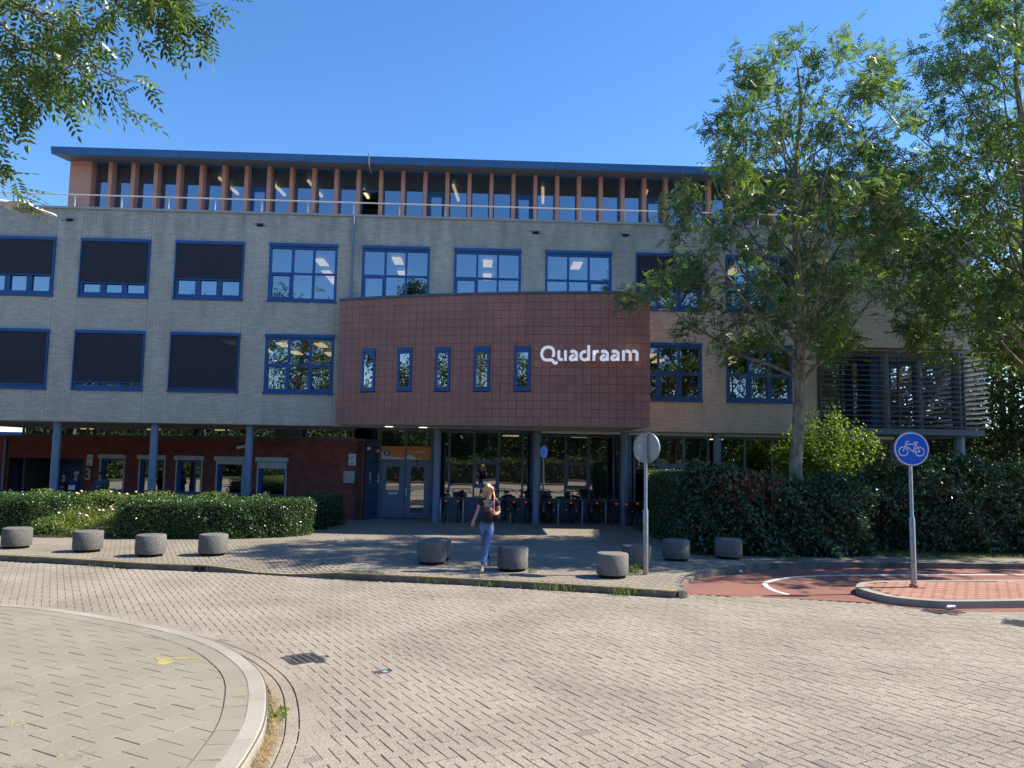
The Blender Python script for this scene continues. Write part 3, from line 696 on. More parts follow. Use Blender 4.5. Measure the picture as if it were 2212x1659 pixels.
# windows
def window(x0, x1, z0, z1, blind=0.0, name='window', cols=3, plane=None, trans=.5, m=None, gl=None, casement=(0,), box=True):
    """frame proud of the wall, panes as sub-parts; plane maps (x, depth, z) to the world"""
    m = m or M['blue']; gl = gl or M['glass_up']; pl = plane or (lambda x, t, z: (x, YF+t, z))
    def bx(b, xa, xb, ta, tb, za, zb):
        vs = [pl(x, t, z) for z in (za, zb) for (x, t) in ((xa, ta), (xb, ta), (xb, tb), (xa, tb))]
        b.add(vs, [(0, 3, 2, 1), (4, 5, 6, 7), (0, 1, 5, 4), (1, 2, 6, 5), (2, 3, 7, 6), (3, 0, 4, 7)])
    f = MB(); fw = .075; zt = z1-.10 if box else z1
    bx(f, x0, x0+fw, -.012, .12, z0+.06, zt); bx(f, x1-fw, x1, -.012, .12, z0+.06, zt); bx(f, x0+fw, x1-fw, -.012, .12, zt-fw, zt)
    bx(f, x0-.03, x1+.03, -.05, .12, z0-.0, z0+.06); bx(f, x0+fw, x1-fw, -.010, .12, z0+.06, z0+.06+fw)
    wd = (x1-x0-2*fw)/cols; ztr = z0+.135+(zt-z0-.21)*trans
    for c in range(1, cols): bx(f, x0+fw+c*wd-.035, x0+fw+c*wd+.035, -.008, .10, z0+.135, zt-fw)
    if trans: bx(f, x0+fw, x1-fw, -.004, .10, ztr-.03, ztr+.03)
    fo = f.build(name, m, bld)
    if box: q = MB(); bx(q, x0-.01, x1+.01, -.075, .06, z1-.10, z1+.0); q.build('blind_box', m, fo)
    cells = []
    for c in range(cols):
        xa = x0+fw+c*wd+(.035 if c else 0); xb = x0+fw+(c+1)*wd-(.035 if c < cols-1 else 0)
        if trans: cells += [(xa, xb, z0+.135, ztr-.03, c), (xa, xb, ztr+.03, zt-fw, -1)]
        else: cells += [(xa, xb, z0+.135, zt-fw, -1)]
    for (xa, xb, za, zb, c) in cells:
        if c in casement:
            q = MB(); e = .045
            bx(q, xa, xa+e, -.02, .04, za, zb); bx(q, xb-e, xb, -.02, .04, za, zb); bx(q, xa+e, xb-e, -.02, .04, za, za+e); bx(q, xa+e, xb-e, -.02, .04, zb-e, zb); q.build('casement', m, fo)
        q = MB(); tl = rng.normal(0, .0016, 2); q.add([pl(xa, .05+tl[0], za), pl(xb, .05-tl[0], za), pl(xb, .05-tl[0]+tl[1], zb), pl(xa, .05+tl[0]+tl[1], zb)], [(0, 1, 2, 3)]); q.build('pane', gl, fo)
    if blind:
        zb = z1-.10-(z1-.10-z0-.06)*blind; q = MB(); bx(q, x0+.04, x1-.04, -.050, -.046, zb, z1-.10); q.build('blind', M['blind'], fo)
        q = MB(); bx(q, x0+.03, x1-.03, -.058, -.038, zb-.03, zb); q.build('blind_bar', m, fo)
        for (xa, xb) in ((x0, x0+.035), (x1-.035, x1)): q = MB(); bx(q, xa, xb, -.07, -.0125, z0+.06, z1-.1); q.build('blind_rail', m, fo)
BU = {0: .62, 1: .64, 2: .64, 7-0: 0}
for k, x in enumerate(WX):
    ub = {0: .6, 1: .64, 2: .74, 3: .64}.get(k, 0)
    idx = k-2      # -2..7 ; -13.31 is k=2
    ub = {-2: .6, -1: .64, 0: .76, 1: .65, 6: .64}.get(idx, 0)
    lb = {-2: .9, -1: .93, 0: .875, 1: .96}.get(idx, 0)
    window(x, x+WW, *UP, blind=ub, casement=(0, 1, 2) if ub else ((0,) if idx != 5 else (2,)))
    if idx not in (3, 4, 5): window(x, x+WW, *LO, blind=lb, casement=(0, 1, 2) if (lb or idx > 5) else (0, 2))
for _n in ():
    pass
# ------------------------------------------------------------ top floor
PY = 28.0
pp = MB(); pp.box(-15.28, -14.50, PY, PY+.55, 10.13, 12.86); pp.build('end_pier', M['fin'], bld)
pp = MB(); pp.box(15.0, 15.75, PY, PY+.55, 10.13, 12.86); pp.build('end_pier', M['fin'], bld)
pp = MB(); pp.box(-15.28, -15.06, PY+.551, 34, 10.13, 12.86); pp.box(15.53, 15.75, PY+.551, 34, 10.13, 12.86); pp.box(-15.05, 15.52, 33.8, 34, 10.13, 12.86); pp.build('rear_wall', M['fin'], bld)
finm = MB().box(-.07, .07, -.0, .38, 10.13, 12.84).mesh('fin', M['fin'])
fx = [-13.83+.8245*i for i in range(0, 35)]
for x in fx: obj('fin', finm, bld, (x, PY, 0))
allx = [-14.43-.0]+fx+[14.98]
doors = {7, 12, 15, 19, 25}
for i in range(len(allx)-1):
    a, b = allx[i]+(.07 if i else .0), allx[i+1]-(.07 if i < len(allx)-2 else 0)
    if b-a < .2: continue
    q = MB(); y = PY+.38
    q.box(a, a+.045, y-.03, y+.04, 10.13, 12.80); q.box(b-.045, b, y-.03, y+.04, 10.13, 12.80); q.box(a+.045, b-.045, y-.03, y+.04, 12.74, 12.80); q.box(a+.045, b-.045, y-.03, y+.04, 10.13, 10.3)
    isd = i in doors
    if isd: q.box(a+.045, b-.045, y-.03, y+.04, 12.02, 12.10)
    fo = q.build('window', M['blue'], bld)
    if not isd:
        tl = rng.normal(0, .002); q = MB(); q.add([(a+.045, y+tl, 10.3), (b-.045, y-tl, 10.3), (b-.045, y-tl, 12.74), (a+.045, y+tl, 12.74)], [(0, 1, 2, 3)]); q.build('pane', M['glass_up'], fo)
    else:
        q = MB(); q.add([(a+.045, y, 12.1), (b-.045, y, 12.1), (b-.045, y, 12.74), (a+.045, y, 12.74)], [(0, 1, 2, 3)]); q.build('pane', M['glass_up'], fo)
        if i != 12:
            q = MB()
            for u in ((a+.05, a+.15), (b-.15, b-.05)): q.box(*u, y-.045, y-.005, 10.31, 12.0)
            q.box(a+.15, b-.15, y-.045, y-.005, 11.9, 12.0); q.box(a+.15, b-.15, y-.045, y-.005, 10.31, 10.45); d = q.build('door', M['blue'], bld)
            q = MB(); q.add([(a+.15, y-.02, 10.45), (b-.15, y-.02, 10.45), (b-.15, y-.02, 11.9), (a+.15, y-.02, 11.9)], [(0, 1, 2, 3)]); q.build('pane', M['glass_up'], d)
tr = MB(); tr.box(-15.0, 15.5, 28.6, 33.7, 12.86, 12.9); tr.box(-15.0, 15.5, 28.45, 33.7, 10.131, 10.2); tr.box(-15.0, 15.5, 32.5, 32.6, 10.2, 12.86); tr.build('top_room', M['room'], bld)
for x in (-10.3, -8.4, -6.9, -5.0, -1.3, 2.2, 6.3):
    q = MB(); q.tube([(x, 29.2, 12.7), (x+.15, 31.0, 12.7)], .06, 6); q.build('strip_light', M['lamp'], bld)
rf = MB()
prof = [(26.95, 12.60), (26.90, 12.84), (27.3, 12.88), (34.6, 12.98), (34.6, 12.7), (PY-.02, 12.80)]
n = len(prof); x0, x1 = -15.40, 15.9
rf.add([(x0 if y < 27.2 else x0+.0, y, z) for y, z in prof]+[(x1, y, z) for y, z in prof], [tuple(range(n)), tuple(range(n, 2*n))[::-1]]+[(i, n+i, n+(i+1) % n, (i+1) % n) for i in range(n) if i not in (0, 5)])
roof = rf.build('roof', M['blueroof'], bld)
# fascia panels and soffit panels, each with its joint
xs_ = np.linspace(x0, x1, 15)
for i in range(14):
    a, b = xs_[i]+.005, xs_[i+1]-.005
    q = MB(); q.add([(a, 26.94, 12.60), (b, 26.94, 12.60), (b, 26.885, 12.845), (a, 26.885, 12.845), (a, 26.96, 12.60), (b, 26.96, 12.60), (b, 26.905, 12.845), (a, 26.905, 12.845)], [(0, 1, 2, 3), (4, 7, 6, 5), (0, 4, 5, 1), (3, 2, 6, 7), (0, 3, 7, 4), (1, 5, 6, 2)]); q.build('fascia_panel', M['blueroof'], bld)
    for (u0, u1) in ((a, a+(b-a)*.82), (a+(b-a)*.82+.01, b)):
        q = MB(); q.add([(u0, 26.955, 12.598), (u1, 26.955, 12.598), (u1, PY+.6, 12.845), (u0, PY+.6, 12.845), (u0, 26.955, 12.61), (u1, 26.955, 12.61), (u1, PY+.6, 12.857), (u0, PY+.6, 12.857)], [(0, 3, 2, 1), (4, 5, 6, 7), (0, 1, 5, 4), (2, 3, 7, 6), (1, 2, 6, 5), (3, 0, 4, 7)]); q.build('soffit_panel', M['soffitp'], bld)
for a, b in ((-11.2, -4.2), (-1.6, 7.4)):
    nn_ = int((b-a)/1.7)
    for i in range(nn_):
        q = MB(); u = a+i*1.7; q.add([(u, 27.2, 12.90), (u+1.66, 27.2, 12.90), (u+1.66, 28.2, 13.05), (u, 28.2, 13.05), (u, 27.2, 12.94), (u+1.66, 27.2, 12.94), (u+1.66, 28.2, 13.09), (u, 28.2, 13.09)], [(0, 3, 2, 1), (4, 5, 6, 7), (0, 1, 5, 4), (1, 2, 6, 5), (2, 3, 7, 6), (3, 0, 4, 7)]); q.build('solar_panel', M['solar'], bld)
q = MB(); q.tube([(-4.22, 26.86, 12.95), (-4.22, 26.84, 12.6), (-4.22, 27.5, 12.45)], .03, 8); q.build('overflow_pipe', M['greymetal'], bld)
# roof terrace railing
ra_ = MB(); ra_.tube([(-20.2, YF+.1, 10.66), (16.7, YF+.1, 10.66)], .022, 8); rl = ra_.build('railing', M['offwhite'], bld)
for i in range(24): 
    x = -19.86+1.5375*i+.02
    MB().box(x-.016, x+.016, YF+.085, YF+.115, 10.215, 10.65).build('post', M['offwhite'], rl)
# ------------------------------------------------------------ tiled bay (curved)
cv = spline([(-4.66, 24.72), (-3.37, 24.20), (-2.18, 23.80), (-.99, 23.46), (.20, 23.17), (1.41, 22.93), (2.60, 22.75), (3.78, 22.62), (4.66, 22.56), (4.97, 22.55)], 12)
CV, CL = resample(cv, 1200); CVa = np.array(CV)
NT = int(round(CL/.2476)); TW = CL/NT; NR = 16; ZB, ZT = 3.15, 7.13; TH = (ZT-ZB)/NR
def onc(s, t=0):
    f = s/CL*1199; i = min(int(max(f, 0)), 1198); e = f-i; p = CVa[i]*(1-e)+CVa[i+1]*e
    a = CVa[max(i-12, 0)]; b = CVa[min(i+12, 1199)]; d = (b-a)/np.hypot(*(b-a)); return p+np.array((-d[1], d[0]))*t, d
def s_at(x): return float(np.interp(x, CVa[:, 0], np.linspace(0, CL, 1200)))
core = MB(); pts = [onc(s, .02)[0] for s in np.linspace(0, CL, 60)]
core.prism([tuple(p) for p in pts]+[(4.95, YF-.002), (-4.64, YF-.002)], ZB+.012, ZT)
bay = core.build('tiled_bay', M['tilejoint'], bld)
# window openings in the bay are dark boxes set proud of the core
NW = [(777+0, 0)]
wx = [(-4.35, -3.86), (-3.07, -2.58), (-1.72, -1.19), (-.33, .22), (1.12, 1.69)]
def px2s(xpx, ypx):
    """arc position seen at a picture column: used to carry measured window edges onto the curved wall"""
    r = Fw+Rt*(xpx-1106)/F_PX-Up*(ypx-829.5)/F_PX; P = np.outer(np.ones(1200), [0, 0]); c = CVa[:, 0]*r[1]-CVa[:, 1]*r[0]; i = int(np.argmin(abs(c))); t = CVa[i, 1]/r[1]; return i/1199*CL, CAM_H+r[2]*t
K = .5486
wins = []
for (xa, xb, ya, yb) in ((205, 285, 1310, 1577), (425, 512, 1303, 1573), (660, 750, 1296, 1568), (900, 997, 1289, 1566), (1150, 1249, 1286, 1566)):
    s0, z1 = px2s((1300+xa/1.58)*K, (500+ya/1.58)*K); s1, z1b = px2s((1300+xb/1.58)*K, (500+ya/1.58)*K); _, z0 = px2s((1300+xa/1.58)*K, (500+yb/1.58)*K)
    wins.append((s0, s1))
WZ0, WZ1 = ZB+TH*4.0+.03, ZB+TH*10.0-.12
tm = block_mesh('tile', TW/2-.004, TH/2-.004, -.022, 0, M['tile'], .003)
# tile mesh stands upright: rotate by objects
tiles = []
for c in range(NT):
    for r in range(NR):
        s0, s1, z0, z1 = c*TW, (c+1)*TW, ZB+r*TH, ZB+(r+1)*TH; pieces = [(s0, s1, z0, z1)]
        for (a, b) in wins:
            new = []
            for (p0, p1, q0, q1) in pieces:
                A0, A1, B0, B1 = a-.01, b+.01, WZ0-.02, WZ1+.01
                if p1 <= A0 or p0 >= A1 or q1 <= B0 or q0 >= B1: new.append((p0, p1, q0, q1)); continue
                if p0 < A0: new.append((p0, A0, q0, q1))
                if p1 > A1: new.append((A1, p1, q0, q1))
                m0, m1 = max(p0, A0), min(p1, A1)
                if q0 < B0: new.append((m0, m1, q0, B0))
                if q1 > B1: new.append((m0, m1, B1, q1))
            pieces = new
        for p in pieces:
            if p[1]-p[0] > .03 and p[3]-p[2] > .03: tiles.append((*p, p == (s0, s1, z0, z1)))
fullt = [t for t in tiles if t[4]]; fullt.sort(key=lambda t: -t[0]+abs(t[2]-5)*.3)
singles = set(fullt[:300]); tb = MB()
for t in tiles:
    sc_ = (t[0]+t[1])/2; p, d = onc(sc_); zc = (t[2]+t[3])/2; off = rng.uniform(-.0012, .0012)
    if t in singles:
        o = obj('tile', tm, bay, (p[0]+d[1]*off, p[1]-d[0]*off, zc), (pi/2, 0, atan2(d[1], d[0])))
    else:
        hw = (t[1]-t[0])/2-.004; hh = (t[3]-t[2])/2-.004; tb.obox((p[0]+d[1]*off, p[1]-d[0]*off), d, -hw, hw, 0, .022, zc-hh, zc+hh)
tb.build('tile_field', M['tile'], bay, kind='stuff')
# right return of the bay
rt = MB()
for r in range(NR):
    for c in range(11):
        y0 = 22.60+c*.2527
        if y0+.25 < YF: rt.box(4.952, 4.974, y0+.004, y0+.2487, ZB+r*TH+.004, ZB+(r+1)*TH-.004)
rt.build('side_tiles', M['tile'], bay, kind='stuff')
cpb = MB(); o1_ = [tuple(onc(s, -.04)[0]) for s in np.linspace(0, CL, 60)]; o1_[-1] = (5.02, 22.51)
cpb.prism(o1_+[(5.02, YF-.003), (-4.70, YF-.003)], ZT+.0, ZT+.075); cpb.build('bay_coping', M['soffitp'], bay)
bs = MB(); bs.prism([tuple(onc(s, .03)[0]) for s in np.linspace(.02, CL-.02, 40)]+[(4.93, YF+.02), (-4.62, YF+.02)], ZB-.012, ZB+.011); bs.build('bay_soffit', M['soffit'], bay)
for i in range(13):      # joints between the soffit boards
    s_ = CL*(i+.5)/13; p, d = onc(s_, .04); MB().box(p[0]-.004, p[0]+.004, p[1], YF, ZB-.0145, ZB-.0125).build('board_joint', M['void'], bay)
for (a, b) in wins:
    m_ = (a+b)/2; p, d = onc(m_); h = (b-a)/2
    pl = lambda x, t, z, p=p, d=d: (p[0]+d[0]*x-d[1]*t, p[1]+d[1]*x+d[0]*t, z)
    q = MB(); vs = [pl(x, t, z) for z in (WZ0, WZ1) for (x, t) in ((-h+.01, .0195), (h-.01, .0195), (h-.01, .0197), (-h+.01, .0197))]; q.add(vs, [(0, 3, 2, 1), (4, 5, 6, 7), (0, 1, 5, 4), (1, 2, 6, 5), (2, 3, 7, 6), (3, 0, 4, 7)]); 
    window(-h, h, WZ0, WZ1, plane=lambda x, t, z, pl=pl: pl(x, t*.3-.02, z), cols=1, trans=0, name='window', gl=M['glass_bay'] if 'glass_bay' in M else M['glass_lo'])
# sign letters
ls = thing('sign_lettering', (3.5, 22.6, 5.2), 'big white Quadraam lettering mounted on the red tiled bay', 'sign')
def stroke(pts, w_, closed=False, n=5):
    """thick 2-D line as a polygon"""
    P = spline(pts, n) if len(pts) > 2 else [tuple(map(float, p)) for p in pts]
    L_ = offset(P, w_/2); R_ = offset(P, -w_/2); return P, L_, R_
GL = {'Q': [[(516, 436), (528, 395), (525, 345), (500, 300), (437, 284), (375, 305), (342, 360), (343, 425), (378, 475), (437, 487), (490, 482), (518, 505), (545, 535), (590, 520)]],
      'u': [[(608, 335), (608, 400), (609, 445), (625, 473), (670, 480)], [(713, 335), (713, 498)]],
      'a': [[(790, 354), (835, 348), (873, 362), (888, 400), (888, 450), (888, 498)], [(848, 405), (810, 425), (789, 455), (803, 480), (840, 480), (872, 462)]],
      'd': [[(1037, 352), (985, 362), (957, 405), (962, 455), (1000, 480), (1040, 478), (1060, 462)], [(1077, 257), (1077, 498)]],
      'r': [[(1160, 335), (1160, 498)], [(1168, 400), (1190, 358), (1236, 348)]],
      'm': [[(1622, 335), (1622, 498)], [(1655, 350), (1697, 350), (1725, 378), (1727, 430), (1727, 498)], [(1762, 350), (1805, 352), (1832, 382), (1832, 430), (1832, 498)]]}
SEQ = [('Q', 0), ('u', 0), ('a', 0), ('d', 0), ('r', 0), ('a', 483), ('a', 650), ('m', 0)]
def letters(parent, m, fmap, w_=44, depth=(0, 1)):
    for ch, dx in SEQ:
        b = MB()
        for pts in GL[ch]:
            P, A_, B_ = stroke([(x+dx, y) for x, y in pts], w_ if len(pts) > 2 or ch != 'x' else w_)
            n = len(P); vs = []; fs = []
            for i in range(n):
                for (q, t) in ((A_[i], 0), (B_[i], 0), (B_[i], 1), (A_[i], 1)): vs.append(fmap(q[0], q[1], t))
            for i in range(n-1):
                for k in range(4): fs.append((i*4+k, (i+1)*4+k, (i+1)*4+(k+1) % 4, i*4+(k+1) % 4))
            fs.append((0, 1, 2, 3)); fs.append(tuple((n-1)*4+k for k in (3, 2, 1, 0))); b.add(vs, fs)
        me = b.mesh('letter', m); bm = bmesh.new(); bm.from_mesh(me); bmesh.ops.recalc_face_normals(bm, faces=bm.faces); bm.to_mesh(me); bm.free(); obj('letter', me, parent)
def big(x, y, t):
    s, z = px2s((2050+x/4.022)*K, (1300+y/4.022)*K); p, d = onc(s, -.10+t*.05); return (p[0], p[1], z)
_cache = {}
def big2(x, y, t):
    # flat sign plane through the bay: linear map fitted from three points
    return tuple(B0+BX*(x-320)+BY*(y-500)+BN*(-.12+.05*t))
pA = np.array(big(320, 500, 0)); pB = np.array(big(1850, 500, 0)); pC = np.array(big(320, 260, 0))
B0 = pA; BX = (pB-pA)/1530; BY = np.array((0, 0, (pA[2]-pC[2])/240)); dd = BX[:2]/np.hypot(*BX[:2]); BN = np.array((-dd[1], dd[0], 0))
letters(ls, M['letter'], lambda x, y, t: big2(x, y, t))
for (ya, yb) in ((350, 378), (472, 500)):
    q = MB(); vs = [tuple(B0+BX*(x-320)+BY*(y-500)+BN*t) for y in (yb, ya) for (x, t) in ((380, -.06), (1830, -.06), (1830, -.02), (380, -.02))]; q.add(vs, [(0, 3, 2, 1), (4, 5, 6, 7), (0, 1, 5, 4), (1, 2, 6, 5), (2, 3, 7, 6), (3, 0, 4, 7)]); q.build('mounting_rail', M['tile'], ls)
p1 = B0+BX*(945-320); MB().tube([(p1[0], p1[1]+.02, p1[2]), (p1[0], p1[1]+.05, 3.2)], .012, 6).build('cable_conduit', M['seam'], ls)
# ============================================================ GROUND FLOOR
for x in (-13.86, -10.73, -7.65, -1.46, 1.85, 4.80, 7.95, 11.1, 14.3):
    c = MB(); c.cyl((x, 25.76), .125, 0, 3.10, 24); c.build('column', M['bluegrey'], bld)
GY = 27.3
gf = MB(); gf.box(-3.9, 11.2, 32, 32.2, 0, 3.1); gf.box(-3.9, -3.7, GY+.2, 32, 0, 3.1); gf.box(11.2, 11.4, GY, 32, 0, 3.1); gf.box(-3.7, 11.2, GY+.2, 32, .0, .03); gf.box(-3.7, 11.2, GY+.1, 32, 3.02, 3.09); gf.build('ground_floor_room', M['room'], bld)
for x in (.8, 3.4, 6.0, 8.6):
    MB().box(x, x+.6, 29.0, 29.15, 2.96, 3.0).build('ceiling_light', M['lamp'], bld)
def bay_glass(xs, y, z0, z1, m, opening=None, plinth=.70, box=True, zt=None):
    """floor-to-ceiling glazing: posts, rails, panes; one bay per object"""
    f = MB(); fw = .05
    f.box(xs[0]-fw, xs[-1]+fw, y-.02, y+.08, z1-.07, z1); f.box(xs[0]-fw, xs[-1]+fw, y-.04, y+.08, plinth, plinth+.06)
    for x in xs: f.box(x-.035, x+.035, y-.018, y+.08, plinth+.06, z1-.07)
    if opening is not None:
        a, b = xs[opening]+.035, xs[opening+1]-.035
        f.box(a, b, y-.015, y+.08, 1.98, 2.05); f.box(a, b, y-.015, y+.08, 1.10, 1.16)
        f.box(a, a+.06, y-.03, y+.02, 1.16, 1.98); f.box(b-.06, b, y-.03, y+.02, 1.16, 1.98); f.box(a+.06, b-.06, y-.03, y+.02, 1.16, 1.22); f.box(a+.06, b-.06, y-.03, y+.02, 1.92, 1.98)
    fo = f.build('window', m, bld)
    for i in range(len(xs)-1):
        a, b = xs[i]+.035, xs[i+1]-.035
        cells = [(plinth+.06, z1-.07)] if i != opening else [(plinth+.06, 1.10), (1.22, 1.92), (2.05, z1-.07)]
        for (p, q_) in cells:
            tl = rng.normal(0, .003, 2); q = MB(); q.add([(a, y+.03+tl[0], p), (b, y+.03-tl[0], p), (b, y+.03-tl[0]+tl[1], q_), (a, y+.03+tl[0]+tl[1], q_)], [(0, 1, 2, 3)]); q.build('pane', M['glass_lo'], fo)
    if plinth > .1:
        q = MB(); q.box(xs[0]-fw, xs[-1]+fw, y+.0, y+.08, 0.0, plinth-.09); q.box(xs[0]-fw, xs[-1]+fw, y-.015, y+.08, plinth-.085, plinth-.005); q.build('plinth_panel', m, fo)
    return fo
def sx(x, y0=26.4): return x*GY/y0
bay_glass([sx(x) for x in (-1.62, -1.08, -.24, .60, 1.42, 1.72)], GY, 0, 3.1, M['doorgrey'], opening=2)
bay_glass([sx(x) for x in (2.0, 2.89, 3.71, 4.56, 4.80)], GY, 0, 3.0, M['doorgrey'], opening=1)
q = MB(); q.box(1.84, 2.0, 25.9, GY+.05, 0, 3.1); q.box(4.97, 5.1, 26.03, GY+.05, 0, 3.1); q.build('pier_casing', M['bluegrey'], bld)
for (a, b) in ((2.0, 4.68), (4.94, 7.8), (8.1, 10.95), (11.3, 14.1)):
    q = MB(); q.box(a, b, 25.80, 25.92, 3.0, 3.09); q.build('shutter_box', M['white'], bld)
bay_glass([5.2, 6.0, 6.9, 7.75], 26.05, 0, 3.0, M['doorgrey'], opening=1)
bay_glass([8.15, 9.0, 9.95, 10.9], 26.05, 0, 3.0, M['doorgrey'])
bay_glass([11.2, 12.2, 13.2, 14.1], 26.05, 0, 3.0, M['doorgrey'])
q = MB(); q.box(13.85, 14.05, 26.2, 27.4, 0, 3.1); q.box(14.1, 14.2, 26.05, 30, 0, 3.1); q.build('pier_casing', M['doorgrey'], bld)
# entrance doors
ent = MB(); Yd = 27.25
x0, x1 = -3.50, -1.78
ent.box(x0-.06, x0, Yd-.03, Yd+.1, 0, 3.10); ent.box(x1, x1+.06, Yd-.03, Yd+.1, 0, 3.10); ent.box(-2.68, -2.61, Yd-.028, Yd+.1, 2.04, 3.10); ent.box(x0, -2.68, Yd-.03, Yd+.1, 1.98, 2.04); ent.box(-2.68, x1, Yd-.03, Yd+.1, 1.98, 2.04); ent.box(x0, -2.68, Yd-.03, Yd+.1, 3.04, 3.10); ent.box(-2.61, x1, Yd-.03, Yd+.1, 3.04, 3.10)
ent = ent.build('entrance_frame', M['doorgrey'], bld)
def pane(x0, x1, y, z0, z1, parent, g='glass_lo'):
    tl = rng.normal(0, .003); q = MB(); q.add([(x0, y+tl, z0), (x1, y-tl, z0), (x1, y-tl, z1), (x0, y+tl, z1)], [(0, 1, 2, 3)]); return q.build('pane', M[g], parent)
pane(x0, -2.68, Yd, 2.04, 3.04, ent); pane(-2.61, x1, Yd, 2.04, 3.04, ent)
def leaf_door(a, b, gz0, gz1, label):
    d = MB(); y = Yd-.05; ga, gb = a+.19, b-.19
    d.box(a, ga, y, y+.05, .02, 1.975); d.box(gb, b, y, y+.05, .02, 1.975); d.box(ga, gb, y, y+.05, gz1, 1.975); d.box(ga, gb, y, y+.05, .02, gz0); 
    d = d.build('door', M['doorgrey'], bld); d['label'] = label; pane(ga, gb, y+.02, gz0, gz1, d); return d
d1 = leaf_door(-3.49, -2.655, .98, 1.79, 'left door leaf with half height glass and white letter slot'); d2 = leaf_door(-2.635, -1.79, .20, 1.79, 'right door leaf with full height glass')
q = MB(); q.box(-3.30, -2.85, Yd-.056, Yd-.051, .2, .9); q.build('lower_panel', M['doorgrey'], d1)
q = MB(); q.box(-3.21, -2.9, Yd-.07, Yd-.051, .82, .90); q.build('letter_slot', M['white'], d1)
q = MB(); q.box(-2.62, -2.57, Yd-.07, Yd-.051, .80, 1.04); q.tube([(-2.595, Yd-.07, .95), (-2.595, Yd-.10, .95), (-2.48, Yd-.10, .95)], .011, 6); q.build('handle', M['white'], d2)
q = MB(); q.box(-2.44, -2.34, Yd-.06, Yd-.052, .93, .99); q.build('sticker', M['white'], d2)
q = MB(); q.box(-2.27, -2.24, Yd-.09, Yd-.05, 1.88, 2.06); q.build('door_closer', M['black'], d2)
# panel between brick corner and door, with side return
q = MB(); q.prism([(-3.93, 26.42), (-3.56, 27.18), (-3.56, 27.4), (-3.98, 27.4), (-3.98, 26.42)], 0, 2.72); sp = q.build('side_panel', M['darkblue'], bld)
pd_ = (.4377, .8992); o_ = (-3.93, 26.42)
q = MB(); q.obox(o_, pd_, .27, .36, -.014, -.002, 1.32, 1.58); q.obox(o_, pd_, .29, .34, -.014, -.002, 1.22, 1.28); q.build('notice', M['offwhite'], sp)
q = MB(); q.tube([(-3.62, 27.0, .75), (-3.68, 26.97, .78), (-3.68, 26.97, 1.12), (-3.62, 27.0, 1.15)], .012, 6); q.build('pull_handle', M['greymetal'], sp)
q = MB(); q.obox(o_, pd_, 0, .84, -.006, -.001, 1.925, 1.94); q.build('panel_joint', M['void'], sp)
q = MB(); q.box(-3.64, -3.56, Yd-.1, Yd-.0, 0, 3.1); q.build('door_post', M['doorgrey'], bld)
t = thing('intercom', (-3.6, 27.1, 1.2), 'pale intercom panel on the post left of the entrance doors', 'intercom')
q = MB(); q.box(-3.66, -3.53, 27.12, 27.148, 1.22, 1.52); q.build('plate', M['offwhite'], t)
q = MB(); q.box(-3.62, -3.57, 27.11, 27.119, 1.33, 1.39); q.build('screen', M['black'], t); q = MB(); q.cyl((0, 0), .013, 0, .006, 10); o = q.build('camera_eye', M['black'], t, (-3.595, 27.118, 1.45)); o.rotation_euler = (pi/2, 0, 0)
for (x, y, z, lb) in ((-3.83, 26.5, 2.40, 'small white dome lamp on the blue panel beside the brick corner'), (-3.62, 27.1, 2.33, 'round white lamp on the post above the intercom')):
    t = thing('wall_lamp', (x, y, z), lb, 'lamp', 'round wall lamps by the entrance'); q = MB(); q.sphere((x, y-.03, z), .075, 10, 1, .7, .8); q.build('globe', M['white'], t); q = MB(); q.cyl((0, 0), .05, 0, .03, 12); o = q.build('base', M['greymetal'], t, (x, y+.03, z)); o.rotation_euler = (pi/2, 0, 0)
# transom signs
def transom(x0, x1, label):
    t = thing('transom_sign', (x0, Yd-.01, 2.04), label, 'sign'); q = MB(); q.box(x0, x1, Yd-.022, Yd-.014, 2.045, 2.50); q.build('panel', M['orange'], t); return t
t5 = transom(-3.495, -2.685, 'orange transom sign with white number 5 in a blue disc'); tq = transom(-2.605, -1.785, 'orange transom sign with small white Quadraam lettering')
def curve_area(pts, y, name, m, t):
    b = MB(); b.xzprism(pts, y-.003, y); me = b.mesh(name, m); bm = bmesh.new(); bm.from_mesh(me); bmesh.ops.recalc_face_normals(bm, faces=bm.faces); bm.to_mesh(me); bm.free(); obj(name, me, t)
a = [(-3.495+.81*i/14, 2.045+.30*math.exp(-i/3.2)*(1)+.03+.03*sin(i/14*4.5-1.2)) for i in range(15)]
curve_area([(-3.495, 2.046)]+[(x, max(z, 2.05)) for x, z in a]+[(-2.685, 2.046)], Yd-.0225, 'white_wave', M['white'], t5)
a = [(-2.605+.52*i/14, 2.07+.14*sin(min(1, (i+5)/14)*pi*.98)) for i in range(15)]
curve_area([(-2.605, 2.046)]+[(x, max(z, 2.05)) for x, z in a]+[(-2.08, 2.046)], Yd-.0225, 'white_wave', M['white'], tq)
def disc(c, r, y, m, name, t, n=32, th=.004):
    b = MB(); b.xzprism([(c[0]+r*cos(2*pi*i/n), c[1]+r*sin(2*pi*i/n)) for i in range(n)], y-th, y); return b.build(name, m, t)
disc((-3.30, 2.26), .115, Yd-.026, M['cyan'], 'disc', t5)
